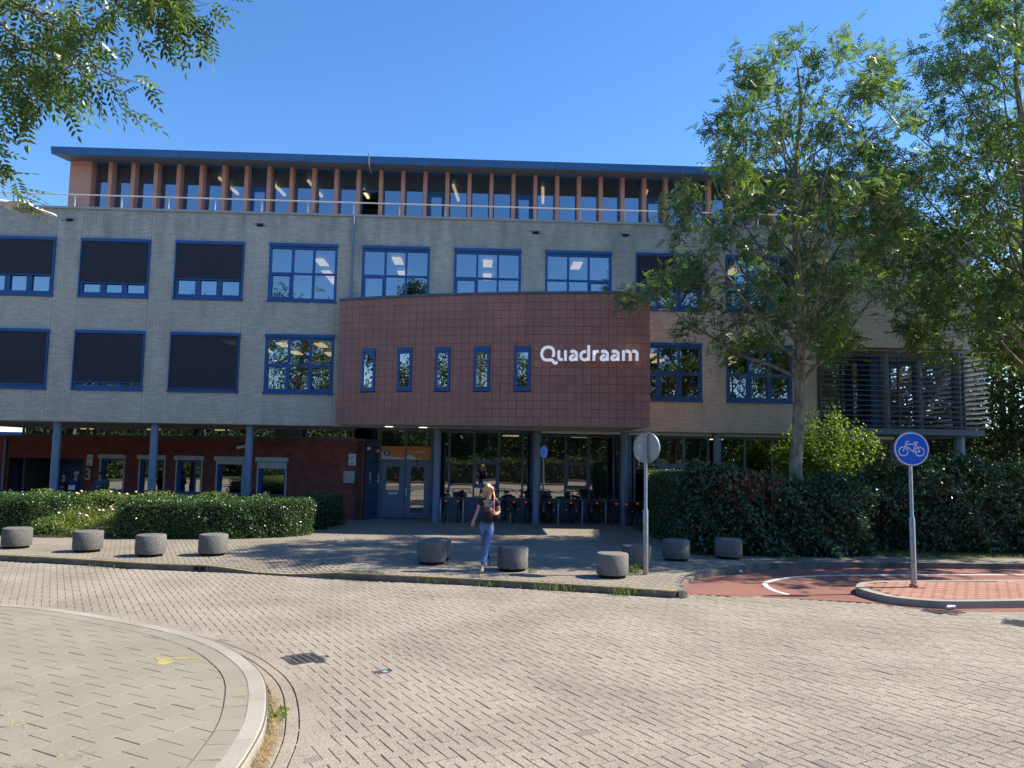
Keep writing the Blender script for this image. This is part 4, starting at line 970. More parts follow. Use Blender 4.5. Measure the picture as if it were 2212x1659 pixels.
def text(s, size, loc, rot, m, parent, name='lettering', ext=.004, bold=0, align='CENTER'):
    cu = bpy.data.curves.new(name, 'FONT'); cu.body = s; cu.size = size; cu.extrude = ext; cu.align_x = align; cu.offset = bold; cu.resolution_u = 3
    o = bpy.data.objects.new(name, cu); col.objects.link(o); bpy.context.view_layer.update()
    me = bpy.data.meshes.new_from_object(o.evaluated_get(bpy.context.evaluated_depsgraph_get())); col.objects.unlink(o); bpy.data.objects.remove(o)
    me.materials.clear(); me.materials.append(m)
    R = Matrix.Translation(loc) @ Matrix.Rotation(rot[2], 4, 'Z') @ Matrix.Rotation(rot[0], 4, 'X'); me.transform(R)
    return obj(name, me, parent)
text('5', .19, (-3.30, Yd-.034, 2.195), (pi/2, 0, 0), M['white'], t5, bold=.006)
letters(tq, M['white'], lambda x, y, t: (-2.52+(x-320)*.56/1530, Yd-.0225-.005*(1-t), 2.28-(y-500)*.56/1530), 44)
b = MB()
P = [(-2.05+.19*cos(a), 2.32+.19*sin(a)) for a in np.linspace(-2.0, .35, 16)]; Lx, Rx = offset(P, .006), offset(P, -.006)
for i in range(15): b.xzprism([Lx[i], Lx[i+1], Rx[i+1], Rx[i]], Yd-.026, Yd-.023)
b.build('swoosh', M['fin'], tq)
for (x, y) in ((-3.01, 25.15), (-1.92, 25.32)):
    t = thing('downlight', (x, y, 3.1), 'lit round downlight under the bay soffit, %s of the two' % ('left' if x < -2.5 else 'right'), 'lamp', 'round downlights above the entrance'); q = MB(); q.cyl((x, y), .13, 3.10, 3.137, 20); q.build('lens', M['spot'], t); q = MB(); q.cyl((x, y), .15, 3.115, 3.1365, 20); q.build('ring', M['white'], t)
# ------------------------------------------------------------ red brick wing
WO = (-3.96, 26.3); WD = (-.9578, .2874)   # runs left and back
WDn = (.9578, -.2874)                      # viewed left to right
LW = 17.2; WST = (WO[0]+WD[0]*LW, WO[1]+WD[1]*LW)
ux = lambda x: (x-WST[0])/WDn[0]
wingw = [(-14.18, -13.10), (-12.53, -11.43), (-11.02, -9.94), (-9.42, -8.34), (-7.84, -6.72)]
WT = 2.66; WZ = (.62, 2.02)
op = [(ux(a)+.05, ux(b)-.04) for a, b in wingw]; door = (ux(-18.2), ux(-14.9))
rr = []; e = [0, door[0], door[1]]+[v for o_ in op for v in o_]+[LW]
rr.append((0, door[0], 0, WT))
rr.append((door[0], door[1], 1.85, WT)); prev = door[1]
for a, b in op: rr += [(prev, a, 0, WT), (a, b, 0, WZ[0]), (a, b, WZ[1]-.12, WT)]; prev = b
rr.append((prev, LW, 0, WT))
wg = MB()
for a, b, z0, z1 in rr: wg.obox((WST[0]-WDn[1]*.011, WST[1]+WDn[0]*.011), WDn, a, b, 0, .25, z0, z1)
wing = wg.build('brick_wing', M['redmortar'], bld)
bk = []
for a, b, z0, z1 in rr:
    n = max(1, int(round((z1-z0)/.062))); ch = (z1-z0)/n
    for r in range(n):
        u = a-(.106 if r % 2 else 0)
        while u < b-.005:
            u0, u1 = max(u, a+.003), min(u+.203, b-.003)
            if u1-u0 > .02: bk.append((u0, u1, z0+r*ch+.004, z0+(r+1)*ch-.004))
            u += .212
brick_field(np.array(bk), (WST[0]-WDn[1]*.011, WST[1]+WDn[0]*.011), WDn, M['redbrick'], wing, 'brick', proud=.008)
ret = MB()
for r in range(43):
    for c in range(2): ret.box(-3.961, -3.95, 26.33+c*.21+(0 if r % 2 else -.0), 26.33+c*.21+.19, r*.062+.004, r*.062+.058)
rb = MB(); rb.box(-4.2, -3.962, 26.31+.01, 27.5, 0, WT-.001); rb.build('wing_return', M['redmortar'], wing); ret.build('brick_field', M['redbrick'], wing, kind='stuff')
cpw = MB(); cpw.obox(WST, WDn, -.1, LW+.03, -.03, .35, WT, WT+.055); cpw.prism([(-3.93, 26.26), (-3.90, 27.2), (-3.5, 27.3), (-3.5, 27.6), (-4.3, 27.6), (-4.3, 26.35)], WT+.001, WT+.054); cpw.build('wing_coping', M['soffitp'], bld)
rfw = MB(); rfw.prism([(WST[0], WST[1]+.3), (WO[0], WO[1]+.3), (WO[0], 33), (WST[0], 36)], WT-.12, WT+.02); rfw.build('wing_roof', M['asphalt'], bld)
# strip of high windows above the wing
st = []; u0 = 2.75; us = [u0+i*(LW-.5-u0)/14 for i in range(15)]
f = MB(); f.obox(WST, WDn, u0-.05, LW-.4, .12, .2, WT+.056, WT+.11); f.obox(WST, WDn, u0-.05, LW-.4, .12, .2, 3.03, 3.095)
for u in us: f.obox(WST, WDn, u-.03, u+.03, .121, .199, WT+.11, 3.03)
fo = f.build('strip_window', M['doorgrey'], bld)
nW = (-WDn[1], WDn[0])
for i in range(14):
    q = MB(); P = lambda u, t, z: (WST[0]+WDn[0]*u+nW[0]*t, WST[1]+WDn[1]*u+nW[1]*t, z)
    q.add([P(us[i]+.03, .16, WT+.11), P(us[i+1]-.03, .16, WT+.11), P(us[i+1]-.03, .16, 3.03), P(us[i]+.03, .16, 3.03)], [(0, 1, 2, 3)]); q.build('pane', M['glass_lo'] if i != 11 else M['soffitp'], fo)
# room behind the wing
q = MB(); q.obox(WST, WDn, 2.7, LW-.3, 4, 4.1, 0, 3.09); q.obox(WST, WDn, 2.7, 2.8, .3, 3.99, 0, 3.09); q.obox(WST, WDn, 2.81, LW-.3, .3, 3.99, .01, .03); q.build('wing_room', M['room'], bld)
for i, u in enumerate((4.4, 7.5, 10.5)):
    q = MB(); q.obox(WST, WDn, u, u+.5, 1.2, 1.35, 3.0, 3.04); q.build('ceiling_light', M['lamp'], bld)
for k, (a, b) in enumerate(op):
    f = MB(); z0, z1 = WZ; fw = .09
    f.obox(WST, WDn, a-.0, a+fw, .05, .2, z0+.05, z1-.12); f.obox(WST, WDn, b-fw, b, .05, .2, z0+.05, z1-.12); f.obox(WST, WDn, a+fw, b-fw, .05, .2, z0+.05, z0+.05+fw); f.obox(WST, WDn, a+fw, b-fw, .05, .2, z1-.12-fw, z1-.12)
    w_ = f.build('window', M['blue'], wing)
    q = MB(); q.add([P(a+fw, .12, z0+.05+fw), P(b-fw, .12, z0+.05+fw), P(b-fw, .12, z1-.12-fw), P(a+fw, .12, z1-.12-fw)], [(0, 1, 2, 3)]); q.build('pane', M['glass_lo'], w_)
    q = MB(); q.obox(WST, WDn, a-.08, b+.08, -.09, .01, z1-.13, z1+.02); q.build('shutter_box', M['offwhite'], w_)
    for (ua, ub) in ((a-.035, a+.01), (b-.01, b+.035)): q = MB(); q.obox(WST, WDn, ua, ub, -.03, .02, z0+.05, z1-.13); q.build('shutter_rail', M['offwhite'], w_)
    q = MB(); q.obox(WST, WDn, a-.06, b+.06, -.06, .2, z0-.0, z0+.05); q.build('sill', M['kerb'], w_)
    if k in (3, 4): q = MB(); q.obox(WST, WDn, a+.01, b-.01, -.015, .005, z1-.13-.12*(k-2), z1-.13); q.build('roller_shutter', M['offwhite'], w_)
# recessed entrance in the wing
q = MB(); q.obox(WST, WDn, door[0]-.1, door[1]+.1, 1.6, 1.7, 0, 2.2); q.obox(WST, WDn, door[0]-.1, door[0], .25, 1.6, 0, 2.2); q.obox(WST, WDn, door[1], door[1]+.1, .25, 1.6, 0, 2.2); q.obox(WST, WDn, door[0], door[1], .25, 1.6, 1.86, 1.9); q.build('recess', M['darkblue'], bld)
q = MB(); q.obox(WST, WDn, door[0]+1.0, door[0]+2.2, 1.5, 1.58, 0, 1.85); dd_ = q.build('door', M['darkblue'], bld)
# signs and fittings on the wing
def wall_sign(u, z0, z1, w_, label):
    t = thing('camera_sign', P(u, -.02, z0), label, 'sign'); q = MB(); q.obox(WST, WDn, u, u+w_, -.03, -.012, z0, z1); q.build('panel', M['white'], t)
    h = z1-z0; cu, cz = u+w_/2, z0+h*.66; r = w_*.38
    q = MB(); nseg = 24
    for i in range(nseg):
        a, b = 2*pi*i/nseg, 2*pi*(i+1)/nseg; q.add([P(cu+r*cos(a), -.033, cz+r*sin(a)), P(cu+r*cos(b), -.033, cz+r*sin(b)), P(cu+r*.88*cos(b), -.033, cz+r*.88*sin(b)), P(cu+r*.88*cos(a), -.033, cz+r*.88*sin(a))], [(0, 3, 2, 1)])
    q.build('ring', M['navy'], t)
    q = MB()
    for poly in ([(-.55, .28), (.45, .38), (.55, .08), (-.1, .0), (-.5, .1)], [(-.1, .0), (.05, -.35), (-.1, -.4), (-.25, -.05)], [(-.6, -.2), (-.45, -.5), (-.1, -.4), (-.12, -.3), (-.38, -.38), (-.5, -.2)]):
        n_ = len(poly); q.add([P(cu+x*r, -.034, cz+y*r) for x, y in poly], [tuple(range(n_))])
    q.build('camera_symbol', M['navy'], t)
    for i in range(3): q = MB(); q.add([P(u+w_*.2, -.033, z0+h*(.06+.08*i)), P(u+w_*.8, -.033, z0+h*(.06+.08*i)), P(u+w_*.8, -.033, z0+h*(.10+.08*i)), P(u+w_*.2, -.033, z0+h*(.10+.08*i))], [(0, 1, 2, 3)]); q.build('text_line', M['navy'], t)
wall_sign(ux(-4.48), 1.82, 2.21, .26, 'white camera warning sign on the brick wall left of the blue side panel')
wall_sign(ux(-14.72), 1.60, 2.02, .25, 'white camera warning sign above the number 3 by the dark brick entrance')
t = thing('meter_box', P(ux(-4.62), -.1, 1.2), 'plain grey metal box on the brick wall below the camera sign', 'box'); q = MB(); q.obox(WST, WDn, ux(-4.62), ux(-4.22), -.09, -.012, 1.22, 1.63); q.build('cabinet', M['greymetal'], t); q = MB(); q.obox(WST, WDn, ux(-4.60), ux(-4.24), -.095, -.091, 1.24, 1.61); q.build('cover', M['greymetal'], t)
wa = atan2(WDn[1], WDn[0])
t = thing('house_number', P(ux(-14.6), -.02, 1.15), 'pale number 3 on the dark brick wall under the camera sign', 'number')
text('3', .62, P(ux(-14.62), -.035, 1.08), (pi/2, 0, wa), M['offwhite'], t, 'digit', .01, .008)
t = thing('security_camera', P(ux(-8.1), -.1, 2.4), 'white security camera on the brick wall beside the third blue column', 'camera'); c0 = Vector(P(ux(-8.15), -.25, 2.42)); q = MB(); q.tube([c0, c0+Vector((-.28, -.12, -.07))], .055, 10); q.build('housing', M['white'], t); q = MB(); q.tube([c0+Vector((-.05, 0, 0)), P(ux(-8.1), -.0, 2.42)], .02, 6); q.build('bracket', M['white'], t)
t = thing('wall_lamp', P(ux(-11.1), -.05, 2.2), 'small metal wall lamp between the second and third shuttered windows', 'lamp'); c0 = P(ux(-11.15), -.09, 2.16); q = MB(); q.sphere(c0, .08, 10, 1.2, 1, .5); q.build('hood', M['greymetal'], t); q = MB(); q.tube([c0, P(ux(-11.15), 0, 2.16)], .03, 6); q.build('arm', M['greymetal'], t)
q = MB(); q.tube([P(ux(-18.35), -.06, 0), P(ux(-18.35), -.06, 2.6)], .05, 8); q.build('downpipe', M['bluegrey'], bld)
# ------------------------------------------------------------ glass corner with louvres
LX0, LX1, LZ0, LZ1 = 11.27, 17.1, 3.36, 6.02
GC = 27.6
q = MB(); q.box(11.27, 11.5, YF+.27, GC, 3.2, 6.02); q.build('reveal', M['mortar'], bld)
f = MB()
for x in (11.55, 12.35, 13.15, 13.95): f.box(x-.04, x+.04, GC-.05, GC+.06, 3.4, 5.95)
f.box(11.5, 14.0, GC-.06, GC+.07, 5.95, 6.02); f.box(11.5, 14.0, GC-.06, GC+.07, 3.3, 3.4); fo = f.build('window', M['blue'], bld)
for x in (11.59, 12.39, 13.19): pane(x, x+.72, GC, 3.4, 5.95, fo, 'glass_lo')
q = MB(); q.box(13.99, 14.75, GC-.5, GC+.5, 3.2, 6.02); q.build('corner_panel', M['blue'], bld)
q = MB(); q.box(11.3, 17.0, YF+.3, 33, 3.10, 3.18); q.box(11.3, 14.0, 33, 33.1, 3.2, 6.0); q.build('balcony_floor', M['soffitp'], bld)
for (x, y) in ((14.05, 26.3), (15.2, 30.5), (16.35, 28.2), (16.35, 25.8)):
    q = MB(); q.cyl((x, y), .17, 0 if x > 14.5 else 3.18, 6.02, 20); q.build('column', M['bluegrey'], bld)
lv = thing('louvre_screen', (14.2, YF, 3.2), 'grey horizontal louvre screen wrapping the upper glass corner at the right end', 'louvre screen')
NL = 15; pit = (5.84-3.46)/(NL-1)
bm_ = MB(); bm_.box(LX0+.05, LX1-.15, YF-.10, YF+.12, 3.16, 3.36); bm_.box(LX1-.35, LX1-.15, YF+.121, 31.5, 3.16, 3.36); bm_.build('beam', M['slat'], lv)
for i in range(NL):
    z = 3.46+i*pit
    q = MB(); q.xzprism([(LX0+.03, z-.005), (LX1+.0, z-.005), (LX1, z+.012), (LX0+.03, z+.012)], YF-.22, YF+.0); 
    me = q.mesh('slat', M['slat'])
    for v in me.vertices: v.co.z += -(YF-v.co.y)*.18
    me.update(); obj('slat', me, lv)
    q = MB(); q.add([(LX1+.10, YF+.02, z-.04), (LX1+.10, 31.5, z-.04), (LX1-.16, 31.5, z+.02), (LX1-.16, YF+.02, z+.02), (LX1+.10, YF+.02, z-.022), (LX1+.10, 31.5, z-.022), (LX1-.16, 31.5, z+.038), (LX1-.16, YF+.02, z+.038)], [(0, 1, 2, 3), (4, 7, 6, 5), (0, 4, 5, 1), (3, 2, 6, 7), (0, 3, 7, 4), (1, 5, 6, 2)])
    q.build('slat', M['litslat'], lv)
for x in (11.4, 14.1, 16.35):
    q = MB(); q.box(x-.03, x+.03, YF+.005, YF+.10, 3.36, 5.98); q.build('upright', M['slat'], lv)
for (a, b) in (((14.3, YF+.2, 5.9), (16.3, YF+.2, 3.5)), ((16.3, YF+.2, 5.9), (14.3, YF+.2, 3.5))):
    q = MB(); q.tube([a, b], .02, 6); q.build('brace', M['slat'], lv)
# low blue roof far behind the passage
fb = thing('low_annex', (-29, 50, 0), 'low annex with bright blue roof edge seen under the building at far left', 'building')
q = MB(); q.box(-44, -28.4, 50, 60, 0, 2.85); q.build('wall', M['room'], fb); q = MB(); q.box(-44.5, -28.0, 49.6, 60, 2.85, 3.2); q.build('roof', M['blue'], fb)
# ============================================================ BOLLARDS, SIGNS, LAMP
def make_bollard():
    t = local_thing('concrete_bollard', '', 'bollard', 'round concrete bollards on the plaza'); t['label'] = 'x'
    b = MB(); b.cyl((0, 0), .3, 0, 0, 36, prof=[(.295, .06), (.302, .08), (.302, .425), (.285, .445), (.26, .45)]); me = b.mesh('drum', M['bollard']); obj('drum', me, t)
    b = MB(); b.cyl((0, 0), .25, -.03, .065, 28); obj('foot', b.mesh('foot', M['void']), t); return t
BOL = [(-10.21, 17.95, 'concrete bollard leftmost in the row, cut close to the left edge'), (-8.43, 17.47, 'concrete bollard second from the left before the gap in the hedge'), (-6.85, 16.87, 'concrete bollard third from left, in front of the left end of the long hedge'), (-5.65, 17.12, 'concrete bollard fourth from left, at the middle of the long hedge'),
       (-.96, 16.18, 'concrete bollard in tree shade left of the walking woman, front one of two overlapping'), (-.88, 16.75, 'shaded concrete bollard half hidden behind another, left of the woman'), (.65, 15.37, 'concrete bollard directly beside the walking woman by the kerb'), (2.46, 14.66, 'concrete bollard nearest the camera, by the yellow kerb left of the sign pole'),
       (3.17, 15.97, 'concrete bollard just behind the grey pole of the round sign'), (4.28, 17.14, 'shaded concrete bollard right of the round sign pole'), (5.57, 17.55, 'shaded concrete bollard in front of the big laurel hedge corner'), (5.85, 19.35, 'dark concrete bollard mostly hidden in the hedge behind another bollard')]
b0 = make_bollard()
for i, (x, y, lb) in enumerate(BOL):
    o = b0 if i == 0 else copy_thing(b0, (0, 0, 0)); o.location = (x*y/(y-.3), y, 0); o.rotation_euler = (0, 0, i*1.3); o['label'] = lb
def sign_pole(x, y, label, zt, zc, front, cat='road sign', tilt=0):
    t = thing('road_sign', (x, y, 0), label, cat)
    q = MB(); q.tube([(x, y, -.01), (x, y, 1.22), (x, y, 1.27), (x, y, zt)], [.052, .052, .034, .034], 14); q.build('pole', M['greymetal'], t)
    return t
# bicycle sign, faces the camera
sx_, sy_, cz = 7.86, 13.87, 2.485
s2 = sign_pole(sx_, sy_, 'round blue road sign with a white bicycle on a grey pole on the red island', 2.80, cz, 1)
q = MB(); q.cyl((sx_, sy_), .075, -.005, .045, 16); q.build('base_collar', M['redpaver'], s2)
def face_sign(t, cx, cy, cz, R, ang):
    ca, sa = cos(ang), sin(ang)
    def T(u, dpt, z): return (cx+u*ca-dpt*sa*-1*0+dpt*(-sa), cy+u*sa+dpt*ca, cz+z)
    def dsc(r, d0, d1, m, name, r_in=0, n=48):
        b = MB(); vs = []
        for d in (d0, d1):
            for k in range(n): a = 2*pi*k/n; vs.append(T(r*cos(a), d, r*sin(a)))
        fs = [(k, (k+1) % n, n+(k+1) % n, n+k) for k in range(n)]
        if r_in:
            for d in (d0, d1):
                for k in range(n): a = 2*pi*k/n; vs.append(T(r_in*cos(a), d, r_in*sin(a)))
            fs += [(k, 2*n+k, 2*n+(k+1) % n, (k+1) % n) for k in range(n)]+[(n+k, n+(k+1) % n, 3*n+(k+1) % n, 3*n+k) for k in range(n)]
        else: fs += [tuple(range(n))[::-1], tuple(range(n, 2*n))]
        b.add(vs, fs); me = b.mesh(name, m); bm = bmesh.new(); bm.from_mesh(me); bmesh.ops.recalc_face_normals(bm, faces=bm.faces); bm.to_mesh(me); bm.free(); return obj(name, me, t)
    return T, dsc
T, dsc = face_sign(s2, sx_, sy_-.055, cz, .31, radians(-6))
dsc(.312, -.012, .012, M['signback'], 'sign_plate'); dsc(.306, -.015, -.0125, M['signblue'], 'blue_face'); dsc(.300, -.0175, -.0155, M['white'], 'white_ring', .284)
def sg(pts, w_, close=False):
    P = [((x-705)*.31/140, (245-y)*.31/140) for x, y in pts]; L_, R_ = offset(P, w_/2), offset(P, -w_/2); b = MB()
    for i in range(len(P)-1): b.add([T(*(L_[i][0], -.0185, L_[i][1])), T(L_[i+1][0], -.0185, L_[i+1][1]), T(R_[i+1][0], -.0185, R_[i+1][1]), T(R_[i][0], -.0185, R_[i][1])], [(0, 1, 2, 3)])
    return b
bike = MB()
def addp(b): 
    base = len(bike.v); bike.v += b.v; bike.f += [tuple(i+base for i in f) for f in b.f]; bike.sm += b.sm
WPX = .0165
for cx_ in (637, 767): addp(sg([(cx_+36*cos(a), 266+36*sin(a)) for a in np.linspace(0, 2*pi, 25)], WPX))
for pts in ([(637, 266), (663, 190), (676, 183)], [(663, 184), (687, 184)], [(656, 206), (733, 206)], [(655, 215), (713, 266)], [(713, 266), (745, 192)], [(709, 267), (770, 267)], [(738, 208), (770, 266)], [(722, 190), (757, 190)]): addp(sg(pts, WPX if pts[0] != (722, 190) else .022))
bike.build('bicycle_symbol', M['white'], s2)
for z in (2.30, 2.68): q = MB(); q.box(sx_-.05, sx_+.05, sy_-.045, sy_+.04, z, z+.035); q.build('clamp', M['greymetal'], s2)
# sign seen from behind
bx_, by_ = 3.215, 14.99
s1 = sign_pole(bx_, by_, 'back of a round grey road sign on a pole in front of the bicycle racks', 2.72, 2.45, 0)
T1, dsc1 = face_sign(s1, bx_+.03, by_+.05, 2.44, .3, radians(-47))
dsc1(.300, -.006, .006, M['signback'], 'sign_plate'); dsc1(.306, -.02, .015, M['greymetal'], 'rim', .296); dsc1(.29, .008, .010, M['signblue'], 'sign_face')
for z in (2.20, 2.66): q = MB(); q.box(bx_-.045, bx_+.045, by_-.045, by_+.045, z, z+.04); q.build('clamp', M['greymetal'], s1)
q = MB(); q.add([T1(-.19, -.0075, -.0), T1(-.13, -.0075, -.0), T1(-.13, -.0075, .06), T1(-.19, -.0075, .06)], [(0, 1, 2, 3)]); q.build('sticker', M['offwhite'], s1)
# street lamp: head reaches in from a mast outside the frame
lp = thing('street_lamp', (-8.6, 9.3, -.12), 'pale led street lamp head reaching in over the roofline at the left edge', 'street lamp')
q = MB(); q.tube([(-8.6, 9.3, -.12), (-8.6, 9.3, 5.4), (-8.5, 9.3, 5.62), (-8.2, 9.33, 5.66), (-6.05, 9.49, 5.26)], [.07, .055, .045, .04, .034], 12); q.build('mast', M['greymetal'], lp)
q = MB(); q.tube([(-6.02, 9.49, 5.255), (-5.85, 9.5, 5.235)], [.042, .045], 12); q.build('coupling', M['white'], lp)
hd = MB(); N_ = 12; vs = []; fs = []
for i in range(N_+1):
    t = i/N_; x = -5.93+.60*t; zt_ = 5.245+.06*sin(pi*min(1, t*1.25+.05))-.115*t**1.6; wd = .135*(sin(pi*(.12+.80*t))**.6); zb_ = zt_-.015-.06*(1-t)*sin(pi*(.15+.5*(1-t)))
    for k in range(8):
        a = pi*k/7; vs.append((x, 9.5-wd*cos(a), zb_+(zt_-zb_)*sin(a)))
for i in range(N_):
    for k in range(7): fs.append((i*8+k, i*8+k+1, (i+1)*8+k+1, (i+1)*8+k))
    fs.append((i*8, (i+1)*8, (i+1)*8+7, i*8+7))
fs += [tuple(range(8))[::-1], tuple(range(N_*8, N_*8+8))]; hd.add(vs, fs, True); hd.build('lamp_head', M['white'], lp)
q = MB(); q.box(-5.78, -5.45, 9.41, 9.59, 5.155, 5.175); o = q.build('lamp_lens', M['lensd'], lp)
# litter
lt = thing('crushed_can', (7.63, 12.42, RZ), 'crumpled silver-blue can lying in the gutter by the island kerb', 'litter'); q = MB(); q.tube([(7.56, 12.40, RZ+.04), (7.63, 12.42, RZ+.05), (7.70, 12.42, RZ+.04)], [.035, .028, .036], 9); q.build('can', M['foil'], lt)
lt = thing('paper_scrap', (5.5, 16.1, RZ), 'tiny white paper scrap at the kerb near the tall weeds', 'litter'); q = MB(); q.add([(5.42, 16.1, RZ+.03), (5.48, 16.1, RZ+.02), (5.50, 16.13, RZ+.06), (5.44, 16.14, RZ+.07)], [(0, 1, 2, 3)]); q.build('paper', M['white'], lt)
# ============================================================ BICYCLES AND RACKS
def make_bike(kind):
    t = local_thing('bicycle', 'x', 'bicycle', 'bicycles parked in the racks'); r = .335
    def part(b, name, m): return obj(name, b.mesh(name, m), t)
    for y in (.34, 1.38):
        w_ = MB(); w_.torus((0, y, r), r-.02, .020, 'x', 30, 6); wh = part(w_, 'tyre', M['rubber']); s = MB(); s.torus((0, y, r), r-.045, .011, 'x', 24, 4)
        for k in range(10): a = pi*2*k/10; s.tube([(0, y, r), (0, y+(r-.05)*cos(a), r+(r-.05)*sin(a))], .003, 3, False)
        s.tube([(-.03, y, r), (.03, y, r)], .025, 8); obj('rim', s.mesh('rim', M['greymetal']), wh)
        f = MB(); P = [(0, y+(r+.025)*cos(a), r+(r+.025)*sin(a)) for a in np.linspace(.1*pi if y > 1 else .25*pi, .78*pi if y > 1 else 1.08*pi, 12)]; f.tube(P, .018, 5); part(f, 'mudguard', M['black'])
    f = MB(); bb = (0, .80, .29); sd_ = (0, .62, .86); hd_ = (0, 1.18, .84 if kind else .9)
    low = kind % 2
    f.tube([(0, .66, .78), bb], .017, 8); f.tube([bb, (0, 1.13, .62), (0, 1.17, .70)], .021 if low else .017, 8)
    if not low: f.tube([(0, .66, .74), (0, 1.16, .80)], .017, 8)
    else: f.tube([(0, .72, .52), (0, 1.15, .66)], .018, 8)
    for s in (-1, 1): f.tube([(s*.03, .34, r), (s*.02, .80, .29)], .010, 6); f.tube([(s*.03, .34, r), (s*.01, .67, .72)], .009, 6); f.tube([(s*.035, 1.38, r), (s*.02, 1.21, .66)], .012, 6)
    f.tube([(0, 1.21, .64), (0, 1.15, .92)], .019, 8); part(f, 'frame', M['navy'])
    h = MB(); h.tube([(0, 1.15, .9), (0, 1.13, 1.02)], .013, 6); h.tube([(-.30, .93, 1.0), (-.28, 1.03, 1.03), (-.1, 1.13, 1.04), (.1, 1.13, 1.04), (.28, 1.03, 1.03), (.30, .93, 1.0)], .012, 6)
    for s in (-1, 1): h.tube([(s*.30, .94, 1.0), (s*.305, .84, .985)], .018, 6)
    part(h, 'handlebar', M['black'])
    s = MB(); s.sphere((0, .60, .90), .13, 10, .75, 1.05, .34); s.tube([(0, .66, .76), (0, .62, .88)], .013, 6); part(s, 'saddle', M['black'])
    c = MB(); c.box(-.08, .08, .05, .55, .735, .75)
    for s_ in (-1, 1): c.tube([(s_*.07, .2, .74), (s_*.035, .33, r)], .006, 4)
    part(c, 'carrier', M['black'])
    l = MB(); l.box(-.045, .045, .02, .05, .69, .735); part(l, 'rear_light', M['redlight'])
    cr = MB(); cr.tube([(.05, .80, .29), (.07, .92, .17), (.13, .92, .17)], .009, 5); cr.tube([(-.05, .80, .29), (-.07, .68, .41), (-.13, .68, .41)], .009, 5); cr.tube([(.035, .80, .29), (.045, .80, .29)], .08, 14); part(cr, 'crank', M['greymetal'])
    if kind >= 2:
        for s_ in (-1, 1):
            p = MB(); x0, x1 = (s_*.09, s_*.24); p.box(min(x0, x1), max(x0, x1), .10, .50, .36, .74); o = part(p, 'pannier', M['black'])
            p = MB(); p.cyl((0, 0), .022, 0, .006, 10); me = p.mesh('reflector', M['white']); me.transform(Matrix.Translation((s_*.17, .099, .47)) @ Matrix.Rotation(pi/2, 4, 'X')); obj('reflector', me, o)
    if kind == 3:
        p = MB(); p.sphere((-.05, 1.33, .93), .09, 10); part(p, 'headlamp', M['greymetal'])
    return t
bikes = [make_bike(k) for k in range(4)]; used = set()
BK = [(0, -1.12, 25.60, .16, 'dark bicycle leaning against the rack beside the left blue column'), (1, -.74, 25.62, -.10, 'dark bicycle with red rear light, right of the first bicycle'),
      (2, 1.12, 25.56, .22, 'bicycle with black panniers and white flap just right of the woman'), (1, 1.50, 25.66, -.25, 'bicycle close against the left side of the middle column'),
      (3, 2.28, 25.52, .08, 'bicycle with wide black double panniers and round headlamp, right of the middle column'), (2, 3.0, 25.58, -.30, 'bicycle with turned front wheel and small black pannier in the rack centre'),
      (2, 3.86, 25.50, .03, 'bicycle carrying the largest black double pannier, between two rack hoops'), (1, 4.50, 25.45, .28, 'bicycle with two orange-red reflectors beside the right column'), (0, 4.78, 25.30, -.22, 'dark bicycle in front of the right column, front wheel tilted'), (3, 5.22, 25.60, -.12, 'bicycle with pale rear wheel cover at the hedge end of the racks')]
for kd, x, y, a, lb in BK:
    if kd in used: o = copy_thing(bikes[kd], (x, y, 0), a)
    else: o = bikes[kd]; used.add(kd); o.location = (x, y, 0); o.rotation_euler = (0, 0, a)
    o['label'] = lb
def make_rack():
    t = local_thing('bicycle_rack', 'x', 'bicycle rack', 'steel hoop racks in front of the windows'); b = MB()
    b.tube([(0, 0, 0), (0, 0, .70), (0, .05, .77), (0, .12, .79), (0, .68, .79), (0, .75, .77), (0, .8, .70), (0, .8, 0)], .024, 10); obj('hoop', b.mesh('hoop', M['greymetal']), t)
    b = MB(); b.cyl((0, 0), .05, 0, .012, 12); obj('foot_plate', b.mesh('foot_plate', M['greymetal']), t); return t
r0 = make_rack()
for i, (x, lb) in enumerate([(-1.31, 'steel rack hoop just right of the left blue column'), (-.56, 'steel rack hoop right of the two leftmost bicycles'), (1.0, 'steel rack hoop immediately right of the woman'), (2.59, 'steel rack hoop between the first two bicycles right of the middle column'), (3.39, 'steel rack hoop left of the bicycle with the largest panniers'), (4.18, 'steel rack hoop right of the bicycle with the largest panniers')]):
    o = r0 if i == 0 else copy_thing(r0, (0, 0, 0)); o.location = (x, 25.68, 0); o['label'] = lb
# ============================================================ VEGETATION
def frames(axis, normal):
    a = axis/np.linalg.norm(axis, axis=1, keepdims=True); n = normal-a*(a*normal).sum(1, keepdims=True); n /= np.linalg.norm(n, axis=1, keepdims=True)+1e-9; s = np.cross(n, a); return s, a, n
def scatter(tv, tf, pos, axis, normal, scale, leaf_per=1):
    s, a, n = frames(axis, normal); sc_ = np.broadcast_to(scale, len(pos))[:, None, None]
    V = (s[:, None, :]*tv[None, :, 0:1]+a[:, None, :]*tv[None, :, 1:2]+n[:, None, :]*tv[None, :, 2:3])*sc_+pos[:, None, :]
    Fc = (tf[None]+(np.arange(len(pos))*len(tv))[:, None, None]).reshape(-1, tf.shape[1])
    return V.reshape(-1, 3), Fc
DIA = (np.array([(0, 0, 0), (.26, .45, .10), (0, 1, -.05), (-.26, .45, .10)]), np.array([(0, 1, 2, 3)]))
WIDE = (np.array([(0, 0, 0), (.36, .45, .12), (0, 1, -.05), (-.36, .45, .12)]), np.array([(0, 1, 2, 3)]))
